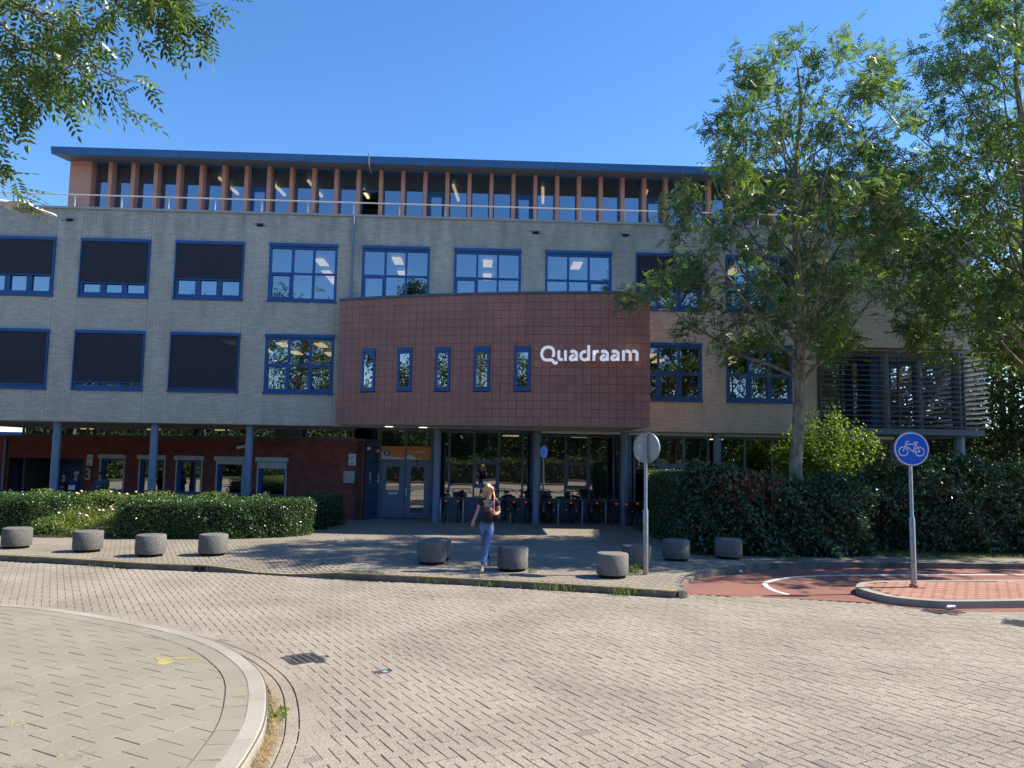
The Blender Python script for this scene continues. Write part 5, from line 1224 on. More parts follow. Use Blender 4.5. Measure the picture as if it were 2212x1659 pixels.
def pinnate(near=False):
    vs, fs = [], []; n = 5
    for i in range(n):
        y = .22+.19*i
        for s in ((-1, 1) if i < n-1 else (0,)):
            L = .32 if s else .36; w_ = .085
            if s: ax = np.array((s*.80, .55, -.22))
            else: ax = np.array((0, 1, -.2))
            ax = ax/np.linalg.norm(ax); sd_ = np.cross(ax, (0, 0, 1)); sd_ /= np.linalg.norm(sd_); b = np.array((0, y, -.10*(y**2)))
            tw = np.array((0, 0, 1))*w_*.25
            base = len(vs)
            if near:
                w_ = .062; up = np.array((0, 0, .035)); vs += [b+ax*.03, b+ax*L*.30+sd_*w_*.85-up, b+ax*L*.62+sd_*w_*.8-up, b+ax*L, b+ax*L*.62-sd_*w_*.8-up, b+ax*L*.30-sd_*w_*.85-up]
                fs += [(base, base+1, base+2, base+3), (base, base+3, base+4, base+5)]
            else: vs += [b, b+ax*L*.45+sd_*w_-tw, b+ax*L, b+ax*L*.45-sd_*w_+tw]; fs.append((base, base+1, base+2, base+3))
    return np.array(vs), np.array(fs)
PIN, PINN = pinnate(), pinnate(True)
def rdir(n): v = rng.normal(size=(n, 3)); return v/np.linalg.norm(v, axis=1, keepdims=True)
def tubes(branches, m, name, parent):
    """branches: list of (pts, radii, sides) in one mesh"""
    b = MB()
    for pts, rs, n in branches: b.tube(pts, rs, n, cap=False)
    return b.build(name, m, parent)
def ash_tree(t, base, H, env, cx, nlimb, nclump, lpc, leafL, m, z0, r0, seed, lean=(0, 0), clr=.5, tf=PIN):
    """t thing; env(z, phi)-> crown radius; trunk, limbs and clumps of pinnate leaves"""
    g = np.random.default_rng(seed); bx0, by0, bz0 = base
    tz = np.linspace(0, H*.93, 14); tp = [(bx0+lean[0]*z/H+.09*sin(z*.9+seed)+.04*sin(z*2.3), by0+lean[1]*z/H+.08*cos(z*.7+seed), bz0+z) for z in tz]; tr_ = [r0*(1-.9*(z/(H*.93)))**.8*(1.35 if z < .1 else 1) for z in tz]
    tk = MB(); tk.tube(tp, tr_, 14, cap=False); tk.build('trunk', M['bark'], t)
    T3 = np.array(tp); limbs = []; br = []
    for i in range(nlimb):
        f = (i+.5)/nlimb; zs = z0-.6+(H*.80-z0)*f**1.1; phi = i*2.399+g.uniform(-.3, .3)
        ze = min(H*.985, zs+(1.2+2.6*g.random())*(1-.4*f)+.5*(H-zs)*.35); re = env(ze+bz0, phi)*g.uniform(.82, 1.0)
        s = np.array([np.interp(zs, tz, T3[:, k]) for k in range(3)]); e = np.array((cx+re*cos(phi), by0+re*sin(phi), bz0+ze))
        mid = s*.5+e*.5+np.array((cos(phi), sin(phi), -.35))*re*.12
        q = [s*(1-u)**2+2*mid*u*(1-u)+e*u*u for u in np.linspace(0, 1, 8)]; q = [p+g.normal(0, .04, 3)*(k > 0) for k, p in enumerate(q)]
        rs = np.linspace(r0*.30*(1-.55*f), .009, 8); br.append((q, list(rs), 6)); limbs.append(np.array(q))
    LN = np.concatenate([l[1:] for l in limbs]+[T3[8:]]); C = []
    zs_ = np.linspace(z0, H, 400); wz = np.array([max(.05, np.mean([env(z+bz0, p) for p in (0, 1.57, 3.14, 4.7)])) for z in zs_])**1.7; wz /= wz.sum()
    while len(C) < nclump:
        z = g.choice(zs_, p=wz); phi = g.uniform(0, 2*pi); rr_ = env(z+bz0, phi)*sqrt(g.uniform(.06, 1.0)); c = np.array((cx+rr_*cos(phi), by0+rr_*sin(phi), bz0+z))
        if all(np.linalg.norm(c-o_) > clr*.62 for o_ in C[-60:]): C.append(c)
    pos, ax, nr = [], [], []
    for c in C:
        d = np.linalg.norm(LN-c, axis=1)+np.maximum(0, LN[:, 2]-c[2])*1.2; s = LN[int(np.argmin(d))]
        mid = (s+c)/2+np.array((0, 0, -.06))+g.normal(0, .05, 3); br.append(([s, mid, c], [.015, .010, .005], 4))
        out = c-np.array((cx, by0, c[2]-.4)); out = out/np.linalg.norm(out); k = int(lpc*g.uniform(.6, 1.35))
        for _ in range(3):
            e = c+(out*.45+g.normal(0, .5, 3))*clr*.8; br.append(([c, e], [.006, .003], 3))
        p = c+g.normal(0, 1, (k, 3))*np.array((clr*.42, clr*.42, clr*.34))+out*clr*.15; a = out*.5+g.normal(0, .65, (k, 3)); a[:, 2] -= .25
        pos.append(p); ax.append(a); nr.append(np.array((0, 0, 1.0))+g.normal(0, .45, (k, 3)))
    tubes(br, M['bark'], 'branches', t)
    pos, ax, nr = map(np.concatenate, (pos, ax, nr)); V, Fc = scatter(*tf, pos, ax, nr, leafL*g.uniform(.75, 1.2, len(pos)))
    rv = np.repeat(g.random(len(pos)), len(tf[1])); o = obj('crown', fast_mesh('crown', V, Fc, m, rv), t); return o
def envf(zl, left, right):
    def e(z, phi):
        l = np.interp(z, zl, left); r = np.interp(z, zl, right); c = cos(phi); f = (c+1)/2; a = r*f+l*(1-f); return a*(1+.10*sin(3*phi+z*1.7)+.08*sin(z*2.9+phi*2))
    return e
t1 = thing('ash_tree', (8.12, 19.45, 0), 'tall ash tree with pale trunk rising from the hedge right of the tiled bay', 'tree')
e1 = envf([4.6, 5.3, 6.1, 7.1, 8.4, 9.4, 10.3, 11.6, 12.6, 13.5, 14.2], [.5, 2.6, 4.2, 4.3, 3.9, 3.1, 2.9, 2.5, 1.7, 1.2, .4], [.3, .9, 1.7, 2.5, 2.9, 3.1, 3.1, 2.7, 2.3, 1.6, .9])
ash_tree(t1, (8.12, 19.45, 0), 13.7, (lambda z, p: .97*e1((z-2.25)/.97+2.25, p)), 8.22, 34, 222, 40, .26, M['leafash'], 4.75, .185, 3, lean=(.15, 0), clr=.50)
t2 = thing('ash_tree', (14.8, 20.0, 0), 'tall ash tree at the right edge of the photo covering the building corner', 'tree')
e2 = envf([4.6, 5.3, 6.0, 7.3, 8.4, 9.7, 11.5, 13.4, 15.2, 16.8], [.8, 3.0, 3.9, 3.7, 4.3, 3.8, 3.4, 2.6, 1.6, .4], [.8, 2.4, 3.4, 3.6, 3.8, 3.8, 3.4, 2.8, 1.9, .5])
ash_tree(t2, (14.8, 20.0, 0), 16.4, e2, 14.8, 36, 370, 40, .28, M['leafash'], 4.9, .20, 11, clr=.56)
# overhanging foreground branches, trunk outside the frame
t4 = thing('ash_tree', (-10.5, 8.0, -.1), 'overhanging ash branches with long leaflets in the upper left corner', 'tree')
tk = MB(); tk.tube([(-10.5, 8, -.15), (-10.4, 8, 3), (-10.3, 8.0, 6), (-10.1, 8.1, 9.5)], [.26, .21, .17, .08], 14); tk.build('trunk', M['bark'], t4)
def atp(x, y, Y):
    r = Fw+Rt*(x-1106)/F_PX-Up*(y-829.5)/F_PX; k = Y/r[1]; return np.array((r[0]*k, Y, CAM_H+r[2]*k))
g = np.random.default_rng(21); br = []; pos = []; ax = []; nr = []
LIMB = [[(-160, -90), (20, 0), (90, 40), (150, 95), (240, 165)], [(-160, -150), (100, -80), (200, -25), (270, 20), (350, 50)], [(-160, 20), (0, 50), (60, 100), (120, 135), (175, 140)], [(-200, 110), (-60, 140), (20, 180), (70, 215), (105, 220)], [(-160, -260), (160, -120), (310, -60), (370, -15), (405, 15)], [(-200, 240), (-90, 270), (-45, 320), (-22, 370)], [(-200, 30), (-60, 70), (10, 110), (60, 150), (90, 170)], [(-200, -60), (60, 20), (130, 30), (170, 55), (190, 75)], [(-100, -160), (300, -60), (330, -30), (375, 15)]]
for li, L_ in enumerate(LIMB):
    Yb = 7.6+.35*(li % 4); P3 = [atp(x, y, Yb+.2*sin(i+li)) for i, (x, y) in enumerate(L_)]; P3 = [np.array(p) for p in zip(*[np.interp(np.linspace(0, len(P3)-1, 22), range(len(P3)), [p[k] for p in P3]) for k in range(3)])]
    P3 = [p+g.normal(0, .012, 3) for p in P3]
    root = np.array((-10.2, 8.1, 6.5+li*.25)); br.append(([root]+P3[:1], [.06, .03], 6)); br.append((P3, list(np.linspace(.026, .006, 22)), 6))
    for i in range(7 if li != 5 else 4, 22, 1):
        for _ in range(1 if (i+li) % 3 else 2):
            s = P3[i]; e = s+g.normal(0, 1, 3)*np.array((.13, .24, .11))+np.array((.05, 0, -.03)); br.append(([s, (s+e)/2+g.normal(0, .02, 3), e], [.006, .004, .003], 4))
            k = 4; pos.append(np.repeat(e[None], k, 0)+g.normal(0, .05, (k, 3))); a = (e-s)/np.linalg.norm(e-s)*.6+g.normal(0, .55, (k, 3)); a[:, 2] -= .45; ax.append(a); nr.append(np.array((0, 0, 1.))+g.normal(0, .5, (k, 3)))
tubes(br, M['bark'], 'branches', t4); pos, ax, nr = map(np.concatenate, (pos, ax, nr))
V, Fc = scatter(*PINN, pos, ax, nr, .27*g.uniform(.75, 1.2, len(pos))); obj('crown', fast_mesh('crown', V, Fc, M['leafnear'], np.repeat(g.random(len(pos)), len(PINN[1]))), t4)
# the part of that crown outside the frame (top left), coarse
pos = np.array((-9.5, 6.5, 8.6))+g.normal(0, 1, (900, 3))*np.array((1.3, 2.2, 1.3)); pos = pos[~in_view(pos[:, 0], pos[:, 1], 0, 0, 0) | True]; d = pos-np.array((0, 0, CAM_H)); u = (d@Rt)/(d@Fw)*F_PX; v = -(d@Up)/(d@Fw)*F_PX
kk = ((u < -1200) | (v < -1000)) ; pos = pos[kk]; V, Fc = scatter(*PIN, pos, rdir(len(pos))-np.array((0, 0, .4)), rdir(len(pos))+np.array((0, 0, 1.)), .34); obj('crown', fast_mesh('crown', V, Fc, M['leafnear'], np.repeat(g.random(len(pos)), len(PIN[1]))), t4)
# hedges: dark twig core + leaves standing off its surface
def hedge(t, poly, z1, n_per, L, m, z0=0.0, bump=.06, tf=WIDE, core=.10, top=True, droop=0.0, leafm=None, zfun=None, spr=.06, name='foliage', low=0.0):
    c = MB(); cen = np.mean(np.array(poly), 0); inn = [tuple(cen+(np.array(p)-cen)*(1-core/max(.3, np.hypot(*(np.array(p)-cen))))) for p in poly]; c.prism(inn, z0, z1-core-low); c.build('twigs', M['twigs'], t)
    pos, nr = [], []; P = np.array(poly); a_ = sum(P[i][0]*P[(i+1) % len(P)][1]-P[(i+1) % len(P)][0]*P[i][1] for i in range(len(P)))
    if a_ < 0: P = P[::-1]
    for i in range(len(P)):
        a, b = P[i], P[(i+1) % len(P)]; l = np.hypot(*(b-a)); k = int(l*(z1-z0)*n_per); t_ = rng.random(k); z = z0+(z1-z0)*rng.random(k); nn = np.array(((b-a)[1], -(b-a)[0], 0))/l
        if nn[1] > .6: k = k//4; t_, z = t_[:k], z[:k]
        q = np.stack([a[0]+(b-a)[0]*t_, a[1]+(b-a)[1]*t_, z], 1); off = bump*np.sin(q[:, 0]*5+q[:, 2]*4+q[:, 1]*3)+bump*.6*np.sin(q[:, 0]*13+q[:, 2]*9)+rng.normal(0, spr, k); pos.append(q+nn*off[:, None]); nr.append(np.repeat(nn[None], k, 0)+rng.normal(0, .55, (k, 3)))
    x0, y0 = P.min(0); x1, y1 = P.max(0); k = int((x1-x0)*(y1-y0)*n_per*1.15); q = np.stack([rng.uniform(x0, x1, k), rng.uniform(y0, y1, k)], 1); q = q[inpoly(q[:, 0], q[:, 1], [tuple(p) for p in P])]
    z = z1+bump*.6*np.sin(q[:, 0]*4+q[:, 1]*3)+rng.normal(0, spr*.8, len(q)); pos.append(np.c_[q, z]); nr.append(np.array((0, 0, 1.))+rng.normal(0, .5, (len(q), 3)))
    pos, nr = np.concatenate(pos), np.concatenate(nr)
    if zfun is not None: pos[:, 2] += zfun(pos[:, 0], pos[:, 1])*np.clip((pos[:, 2]-z0)/(z1-z0), 0, 1)
    pos[:, 2] = np.maximum(pos[:, 2], .02)
    ax = rdir(len(pos)); ax[:, 2] -= droop; ax += nr*.35
    V, Fc = scatter(*tf, pos, ax, nr, L*rng.uniform(.7, 1.25, len(pos))); o = obj(name, fast_mesh(name, V, Fc, m, rng.random(len(pos))), t); return pos
h1 = thing('clipped_hedge', (-6.8, 20.7, 0), 'long low clipped green hedge behind the four left bollards', 'hedge')
hedge(h1, [(-9.15, 19.95), (-6.5, 20.15), (-5.1, 20.75), (-4.62, 21.5), (-4.75, 22.3), (-9.2, 22.0)], .90, 1500, .055, M['leafhedge'], bump=.025, spr=.035)
h2 = thing('clipped_hedge', (-13, 21, 0), 'low clipped hedge block cut by the left edge of the photo', 'hedge')
hedge(h2, [(-16, 20.3), (-11.6, 20.55), (-11.0, 21.2), (-11.2, 22.4), (-16, 22.2)], .93, 1300, .055, M['leafhedge'], bump=.03, spr=.04)
h3 = thing('clipped_hedge', (-4.6, 24, 0), 'shaded dark low hedge running back to the brick corner', 'hedge')
hedge(h3, [(-5.6, 22.6), (-4.55, 22.9), (-4.35, 24.9), (-5.4, 25.2)], .88, 900, .06, M['leafhedge'], bump=.03)
h3b = thing('clipped_hedge', (-9.5, 24, 0), 'dark low hedge in shadow below the shuttered windows', 'hedge')
hedge(h3b, [(-12.5, 24.2), (-5.7, 23.9), (-5.7, 24.7), (-12.5, 25.1)], .78, 500, .07, M['leafhedge'], bump=.03)
h4 = thing('tall_hedge', (6, 23, 0), 'square dark clipped hedge behind the grey-backed sign', 'hedge')
hedge(h4, [(5.35, 24.9), (5.0, 22.5), (5.0, 19.2), (6.0, 18.9), (8.0, 19.2), (8.0, 24.9)], 1.80, 750, .06, M['leafhedge'], bump=.03, spr=.04, droop=.3)
h5 = thing('laurel_hedge', (7.5, 18.6, 0), 'big dark glossy laurel hedge behind the cycle path, nearest the bollards', 'hedge')
hedge(h5, [(5.05, 18.9), (5.25, 18.35), (6.0, 18.1), (7.2, 18.0), (8.6, 18.05), (9.3, 18.5), (9.6, 19.4), (9.2, 20.4), (5.4, 20.4)], 1.62, 1300, .115, M['leaflaurel'], bump=.10, tf=DIA, spr=.09, droop=.5, zfun=lambda x, y: .10*np.sin(x*2.2)-.15*np.clip((x-8.3), 0, 1)+.28*np.clip(6.8-x, 0, 1), low=.3)
h6 = thing('laurel_hedge', (13, 20, 0), 'high dark laurel hedge behind the bicycle sign reaching the right edge', 'hedge')
hedge(h6, [(9.0, 19.6), (11.5, 19.0), (18, 18.8), (20, 19), (20, 21.5), (9.0, 21.3)], 1.90, 900, .12, M['leaflaurel'], bump=.14, tf=DIA, spr=.11, droop=.4, zfun=lambda x, y: .12*np.sin(x*1.7)+.42*np.clip((x-9.6)/1.5, 0, 1)+.07*np.sin(x*4.1+1)-.25, low=.45)
h7 = thing('red_leaved_creeper', (6.3, 18.3, 1.2), 'patch of red and bronze creeper leaves over the left part of the laurel hedge', 'creeper')
k = 420; c = np.stack([6.35+rng.normal(0, .42, k), 18.06+rng.normal(0, .12, k), 1.72+rng.normal(0, .20, k)], 1); c[:, 2] -= (rng.random(k)**3)*.5
V, Fc = scatter(*WIDE, c, rdir(k)*.6-np.array((0, 0, .8)), rdir(k)*.6+np.array((0, -1, .2)), .12*rng.uniform(.6, 1.2, k)); half = rng.random(k) < .6
o = obj('foliage', fast_mesh('foliage', V, Fc, M['leafred'], rng.random(k)), h7)
br = [([Vector((6.2+i*.25, 18.2, .7)), Vector((6.25+i*.2, 18.0, 1.3)), Vector((6.3+i*.2, 18.0, 1.9+.1*(i % 3)))], [.01, .008, .004], 4) for i in range(6)]; tubes(br, M['bark'], 'stems', h7)
h8 = thing('lime_shrub', (11.0, 24.2, 0), 'bright lime green leafy shrub glowing behind the ash trunk', 'shrub')
br = []; pos = []
for i in range(60):
    a = rng.uniform(0, 2*pi); r = 1.55*sqrt(rng.random()); top = 2.0+1.75*(1-(r/1.75)**2)*rng.uniform(.7, 1.1); b_ = Vector((11.1, 24.2, .1)); e = Vector((11.1+r*cos(a)*1.2, 24.2+r*sin(a)*.62, top)); br.append(([b_, (b_+e)/2+Vector((r*cos(a)*.2, 0, -.2)), e], [.02, .012, .004], 4))
    for u in np.linspace(.42, 1, 14): q = b_.lerp(e, u); pos.append(np.array(q)+rng.normal(0, .13, (13, 3)))
tubes(br, M['bark'], 'stems', h8); pos = np.concatenate(pos); V, Fc = scatter(*WIDE, pos, rdir(len(pos))-np.array((0, 0, .3)), rdir(len(pos))+np.array((0, 0, .8)), .10*rng.uniform(.7, 1.2, len(pos))); obj('foliage', fast_mesh('foliage', V, Fc, M['leafbright'], rng.random(len(pos))), h8)
h9 = thing('rose_bush', (-10.1, 20.9, 0), 'loose yellow-green rose bushes with pale flowers in the gap between the hedges', 'shrub')
k = 9000; x = rng.uniform(-11.4, -8.9, k); y = rng.uniform(20.2, 22.6, k); top = .32+.38*(y-20.2)/2.0+.10*np.sin(x*5)+.06*np.sin(y*7+x*3); z = top*np.sqrt(rng.random(k)); pos = np.stack([x, y, z], 1)
V, Fc = scatter(*WIDE, pos, rdir(k)+np.array((0, 0, .3)), rdir(k)*.8+np.array((0, 0, 1.)), .06*rng.uniform(.6, 1.3, k)); obj('foliage', fast_mesh('foliage', V, Fc, M['leafrose'], rng.random(k)), h9)
k = 3200; x = rng.uniform(-12.5, -6, k); y = 22.1+rng.uniform(-.3, .5, k); z = .80+.22*rng.random(k)+.07*np.sin(x*4); pos = np.stack([x, y, z], 1); V, Fc = scatter(*WIDE, pos, rdir(k)+np.array((0, 0, .6)), rdir(k)*.8+np.array((0, 0, 1.)), .055); 
h10 = thing('rose_bush', (-9, 22.3, 0), 'row of rose shoots with reddish tips poking up behind the clipped hedges', 'shrub'); obj('foliage', fast_mesh('foliage', V, Fc, M['leafrose'], rng.random(k)), h10)
q = MB(); q.box(-8.6, -6.1, 22.05, 22.45, 0, .66); q.build('twigs', M['twigs'], h10)
for i in range(22):
    hh = h10 if i < 9 else h9
    x, y, z = (rng.uniform(-11.2, -8.5), rng.uniform(21.8, 22.3), rng.uniform(.95, 1.08)) if i < 9 else (rng.uniform(-10.9, -9.2), 20.3+rng.random()*1.2, rng.uniform(.35, .75)); q = MB(); q.sphere((x, y, z), .035+.012*rng.random(), 6, 1, 1, .8); q.build('flower', M['petal'], hh)
# grasses and weeds
def blades(name, c, sp, n, h, m, parent=None, lean=.8, w_=.005):
    a = rng.uniform(0, 2*pi, n); hh = h*rng.uniform(.5, 1.15, n); b = np.stack([c[0]+rng.normal(0, sp[0], n), c[1]+rng.normal(0, sp[1], n), np.full(n, c[2])], 1); d = np.stack([np.cos(a), np.sin(a), np.zeros(n)], 1); sd_ = np.stack([-np.sin(a), np.cos(a), np.zeros(n)], 1)
    l = lean*rng.uniform(.3, 1.3, n)[:, None]*hh[:, None]; up = np.array((0, 0, 1.))*hh[:, None]
    V = np.stack([b-sd_*w_, b+sd_*w_, b+up*.6+d*l*.35+sd_*w_*.8, b+up*.6+d*l*.35-sd_*w_*.8, b+up*.92+d*l, b+up*.92+d*l+sd_*.001], 1).reshape(-1, 3); f = np.array([(0, 1, 2, 3), (3, 2, 5, 4)]); Fc = (f[None]+(np.arange(n)*6)[:, None, None]).reshape(-1, 4)
    return obj(name, fast_mesh(name, V, Fc, m, np.repeat(rng.random(n), 2)), parent)
for (x, y, z, s, h, n, lb) in ((3.02, 15.15, 0, .07, .30, 110, 'green grass tuft at the foot of the grey-backed sign pole'), (1.02, 15.10, 0, .04, .22, 40, 'small grass tuft against the bollard beside the woman'), (7.0, 17.15, -.02, .13, .28, 120, 'taller grass tuft at the far edge of the cycle path'), (6.1, 17.2, -.02, .22, .12, 160, 'low spreading weeds by the shaded bollard near the cycle path'), (-7.4, 16.02, -.12, .20, .16, 120, 'green weeds growing over the kerb between the second and third bollards'),
                               (-.75, 14.4, -.1, .10, .16, 60, 'small weeds on the kerb left of the woman'), (.2, 14.15, -.1, .10, .17, 70, 'small weeds on the kerb in front of the woman'), (1.35, 13.75, -.1, .20, .20, 150, 'weeds spreading over the kerb below the bollard beside the woman'), (2.45, 13.4, -.1, .12, .30, 110, 'spiky grass tuft on the kerb in front of the nearest bollard'), (3.3, 13.3, -.05, .15, .10, 60, 'sparse weeds at the right end of the yellow kerb')):
    t = thing('weed_tuft', (x, y, z), lb, 'weeds'); blades('blades', (x, y, z), (s*1.2, s*.45), int(n*.55), h*.62, M['grass'], t)
t = thing('broad_leaf_weed', (-1.75, 7.2, RZ), 'green broad-leaved weed in the gutter of the near left kerb', 'weeds'); pos = np.array((-1.76, 7.2, RZ+.03))+rng.normal(0, .035, (26, 3))*np.array((1, 2, .2)); V, Fc = scatter(*WIDE, pos, rdir(26)*.8+np.array((0, 0, .5)), rdir(26)+np.array((0, 0, 1.)), .06); obj('foliage', fast_mesh('foliage', V, Fc, M['leafbright'], rng.random(26)), t)
gl_ = offset(isl_out, .07); gl_ = gl_ if not inpoly([gl_[45][0]], [gl_[45][1]], isl_poly)[0] else offset(isl_out, -.07)
GP, _ = resample(gl_, 600); GP = np.array(GP); n = 16000; b = GP[rng.integers(0, 600, n)]+rng.normal(0, .03, (n, 2)); yb_ = b[:, 1]; kk = (yb_ > 4.6) & (yb_ < 8.4) & (rng.random(n) < np.clip(1.15-abs(yb_-6.2)/1.9, .05, 1)); b = b[kk]; n = len(b)
def matted(name, b, m, z, h=.05, kind='stuff', label=None):
    n = len(b); a = rng.uniform(0, 2*pi, n); L = rng.uniform(.03, .10, n); d = np.stack([np.cos(a)*L, np.sin(a)*L, rng.uniform(.0, h, n)], 1); P0_ = np.c_[b, np.full(n, z)+rng.random(n)*.02]; s = np.stack([-np.sin(a), np.cos(a), np.zeros(n)], 1)*.002
    V = np.stack([P0_-s, P0_+s, P0_+d+s*.3, P0_+d-s*.3], 1).reshape(-1, 3); Fc = np.arange(n*4).reshape(-1, 4); o = obj(name, fast_mesh(name, V, Fc, m, rng.random(n)), None); tag(o, label, 'dry grass', kind=kind); return o
matted('dry_gutter_grass', b, M['drygrass'], RZ, label='straw coloured dry grass lying along the near left kerb gutter')
# dirt strip under it
sl_ = np.concatenate([rng.normal((-3.9+.0, 6.6), (.35, .5), (60, 2)) for _ in range(1)]+[rng.normal(c, (.06, .04), (26, 2)) for c in ((-4.4, 7.6), (-4.2, 7.0), (-3.7, 6.6), (-4.3, 6.3), (-3.6, 6.0), (-3.2, 5.8), (-2.15, 7.4), (-3.9, 6.45), (-2.9, 6.0))])
matted('joint_grass', sl_, M['drygrass'], .0, .02, label='thin dry grass growing from joints of the near left footway')
# lawn strip behind the slabs at the right
gx = rng.uniform(8.5, 20, 9000); gy2 = rng.uniform(18.3, 19.1, 9000); z0_ = np.zeros(9000)
a = rng.uniform(0, 2*pi, 9000); P0_ = np.c_[gx, gy2, z0_]; s = np.stack([-np.sin(a), np.cos(a), z0_], 1)*.004; d = np.stack([np.cos(a)*.03, np.sin(a)*.03, rng.uniform(.03, .08, 9000)], 1)
V = np.stack([P0_-s, P0_+s, P0_+d+s*.2, P0_+d-s*.2], 1).reshape(-1, 3); tag(obj('grass_strip', fast_mesh('grass_strip', V, np.arange(36000).reshape(-1, 4), M['grass'], rng.random(9000))), kind='stuff')
sheet('verge', [(5.2, 18.0), (20, 18.1), (24, 24), (5.0, 25.4), (4.9, 18.4)], -.003, M['earth'], plaza)
sheet('planting_bed', [(-30, 20.3), (-11.6, 20.25), (-9.3, 19.93), (-6.5, 20.12), (-5.0, 20.75), (-4.6, 21.4), (-4.5, 22.8), (-4.3, 25.2), (-5, 25.3), (-30, 26)], -.002, M['earth'], plaza)
# trees behind the building on the right and behind the viewer
def mass_tree(name_label, x, y, H, R, n, L, m, seed, group=None, z0=.12, cat='tree'):
    g = np.random.default_rng(seed); t = thing('broadleaf_tree', (x, y, 0), name_label, cat, group)
    b = MB(); b.tube([(x, y, -.1), (x+.1, y, H*.3), (x, y+.1, H*.8)], [.22, .16, .04], 8, cap=False)
    for i in range(9): a = i*2.4; zz_ = H*(.25+.05*i); b.tube([(x, y, zz_), (x+R*.6*cos(a), y+R*.6*sin(a), zz_+H*.18)], [.07, .02], 5, cap=False)
    b.build('trunk', M['bark'], t)
    nc = 46; c = []
    for i in range(nc):
        zf = g.random()**.8; rr_ = R*sqrt(max(.05, 1-(abs(zf-.42)/.62)**2))*sqrt(g.random()); a = g.uniform(0, 2*pi); c.append((x+rr_*cos(a), y+rr_*sin(a), H*(z0+(1-z0)*zf)-.3))
    c = np.array(c); k = n//nc; pos = np.repeat(c, k, 0)+g.normal(0, 1, (nc*k, 3))*np.array((R*.17, R*.17, R*.15)); pos[:, 2] = np.maximum(pos[:, 2], .2)
    v = g.normal(size=(len(pos), 3)); V, Fc = scatter(*WIDE, pos, v, g.normal(size=(len(pos), 3))+np.array((0, 0, .8)), L*g.uniform(.6, 1.2, len(pos))); obj('crown', fast_mesh('crown', V, Fc, m, g.random(len(pos))), t); return t
for i, (x, y, H, R, n, lb) in enumerate([(21.5, 31, 10.5, 3.4, 9000, 'dense dark tree right behind the louvred corner'), (25.5, 36, 12, 3.8, 8000, 'dark leafy tree filling the right edge above the laurel hedge'), (20.5, 41, 12.0, 4.2, 9000, 'small tree seen through the louvres behind the building corner'), (30, 46, 13, 5, 7000, 'large tree farthest behind at the right edge'), (17.5, 36.5, 9.5, 3.4, 9000, 'bushy small tree behind the columns of the open corner'), (23.6, 28.2, 8.5, 3.0, 9000, 'broad dark tree right of the louvre screen at the photo edge'), (22.3, 29.5, 15.5, 3.3, 12000, 'tall dark tree filling the gap between building corner and the right edge'), (19.2, 33.0, 7.5, 2.2, 6000, 'slim young tree seen through the right end of the louvres')]):
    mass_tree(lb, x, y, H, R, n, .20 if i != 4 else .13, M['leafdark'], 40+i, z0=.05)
for i in range(17):
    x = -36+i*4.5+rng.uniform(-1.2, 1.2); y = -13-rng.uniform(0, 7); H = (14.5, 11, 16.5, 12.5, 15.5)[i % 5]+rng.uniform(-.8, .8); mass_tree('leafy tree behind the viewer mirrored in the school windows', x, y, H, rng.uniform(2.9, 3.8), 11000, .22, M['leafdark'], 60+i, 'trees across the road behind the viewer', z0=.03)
for i in range(9):
    x = -44+rng.uniform(-3, 3)-(i % 2)*5; y = -24+i*6.2; mass_tree('leafy tree left of the viewer mirrored in the brick wing windows', x, y, (12, 9.5, 13, 11)[i % 4], rng.uniform(3.6, 4.4), 7000, .30, M['leafdark'], 90+i, 'trees left of the viewer', z0=.02)
t = thing('laurel_hedge', (-46, 0, 0), 'hedge far left of the viewer mirrored in the brick wing windows', 'hedge'); hedge(t, [(-50, -26), (-48, -26), (-48, 26), (-50, 26)], 4.0, 50, .35, M['leafdark'], bump=.2, spr=.15)
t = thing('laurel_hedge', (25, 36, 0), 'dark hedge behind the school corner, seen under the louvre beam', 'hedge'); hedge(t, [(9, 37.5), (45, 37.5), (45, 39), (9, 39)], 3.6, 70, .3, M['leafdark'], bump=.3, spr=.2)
fw = MB(); fw.box(-90, 80, -34, -30, -.1, 6.5); fw.box(-70, -66, -30, 45, -.1, 6.5)  # unseen tree backdrop added to keep bare sky out of the glass reflections
fwo = fw.build('wood_backdrop', M['twigs'], None, kind='stuff'); fwo['label'] = 'added dark tree backdrop behind the viewer, closing sky gaps in window reflections'
k = 16000; pos = np.concatenate([np.stack([rng.uniform(-90, 80, k), rng.uniform(-30.6, -28.5, k), 8.5*rng.random(k)**.8], 1), np.stack([rng.uniform(-66.5, -64.5, 8000), rng.uniform(-30, 45, 8000), 8.5*rng.random(8000)**.8], 1)]); pos[:, 2] *= 1+.18*np.sin(pos[:, 0]*.35)+.12*np.sin(pos[:, 0]*.9+pos[:, 1]*.3)
V, Fc = scatter(*WIDE, pos, rdir(len(pos)), rdir(len(pos))+np.array((0, .6, .6)), .75*rng.uniform(.6, 1.2, len(pos))); obj('foliage', fast_mesh('foliage', V, Fc, M['leafdark'], rng.random(len(pos))), fwo, kind='stuff')
for i in range(4):
    x = -30+i*17; t = thing('laurel_hedge', (x, -9.3, 0), 'hedge across the road behind the viewer mirrored in the windows', 'hedge', 'hedges across the road behind the viewer'); hedge(t, [(x-8.4, -10), (x+8.4, -10), (x+8.4, -8.6), (x-8.4, -8.6)], 1.7, 260, .13, M['leafdark'], bump=.2, spr=.15)
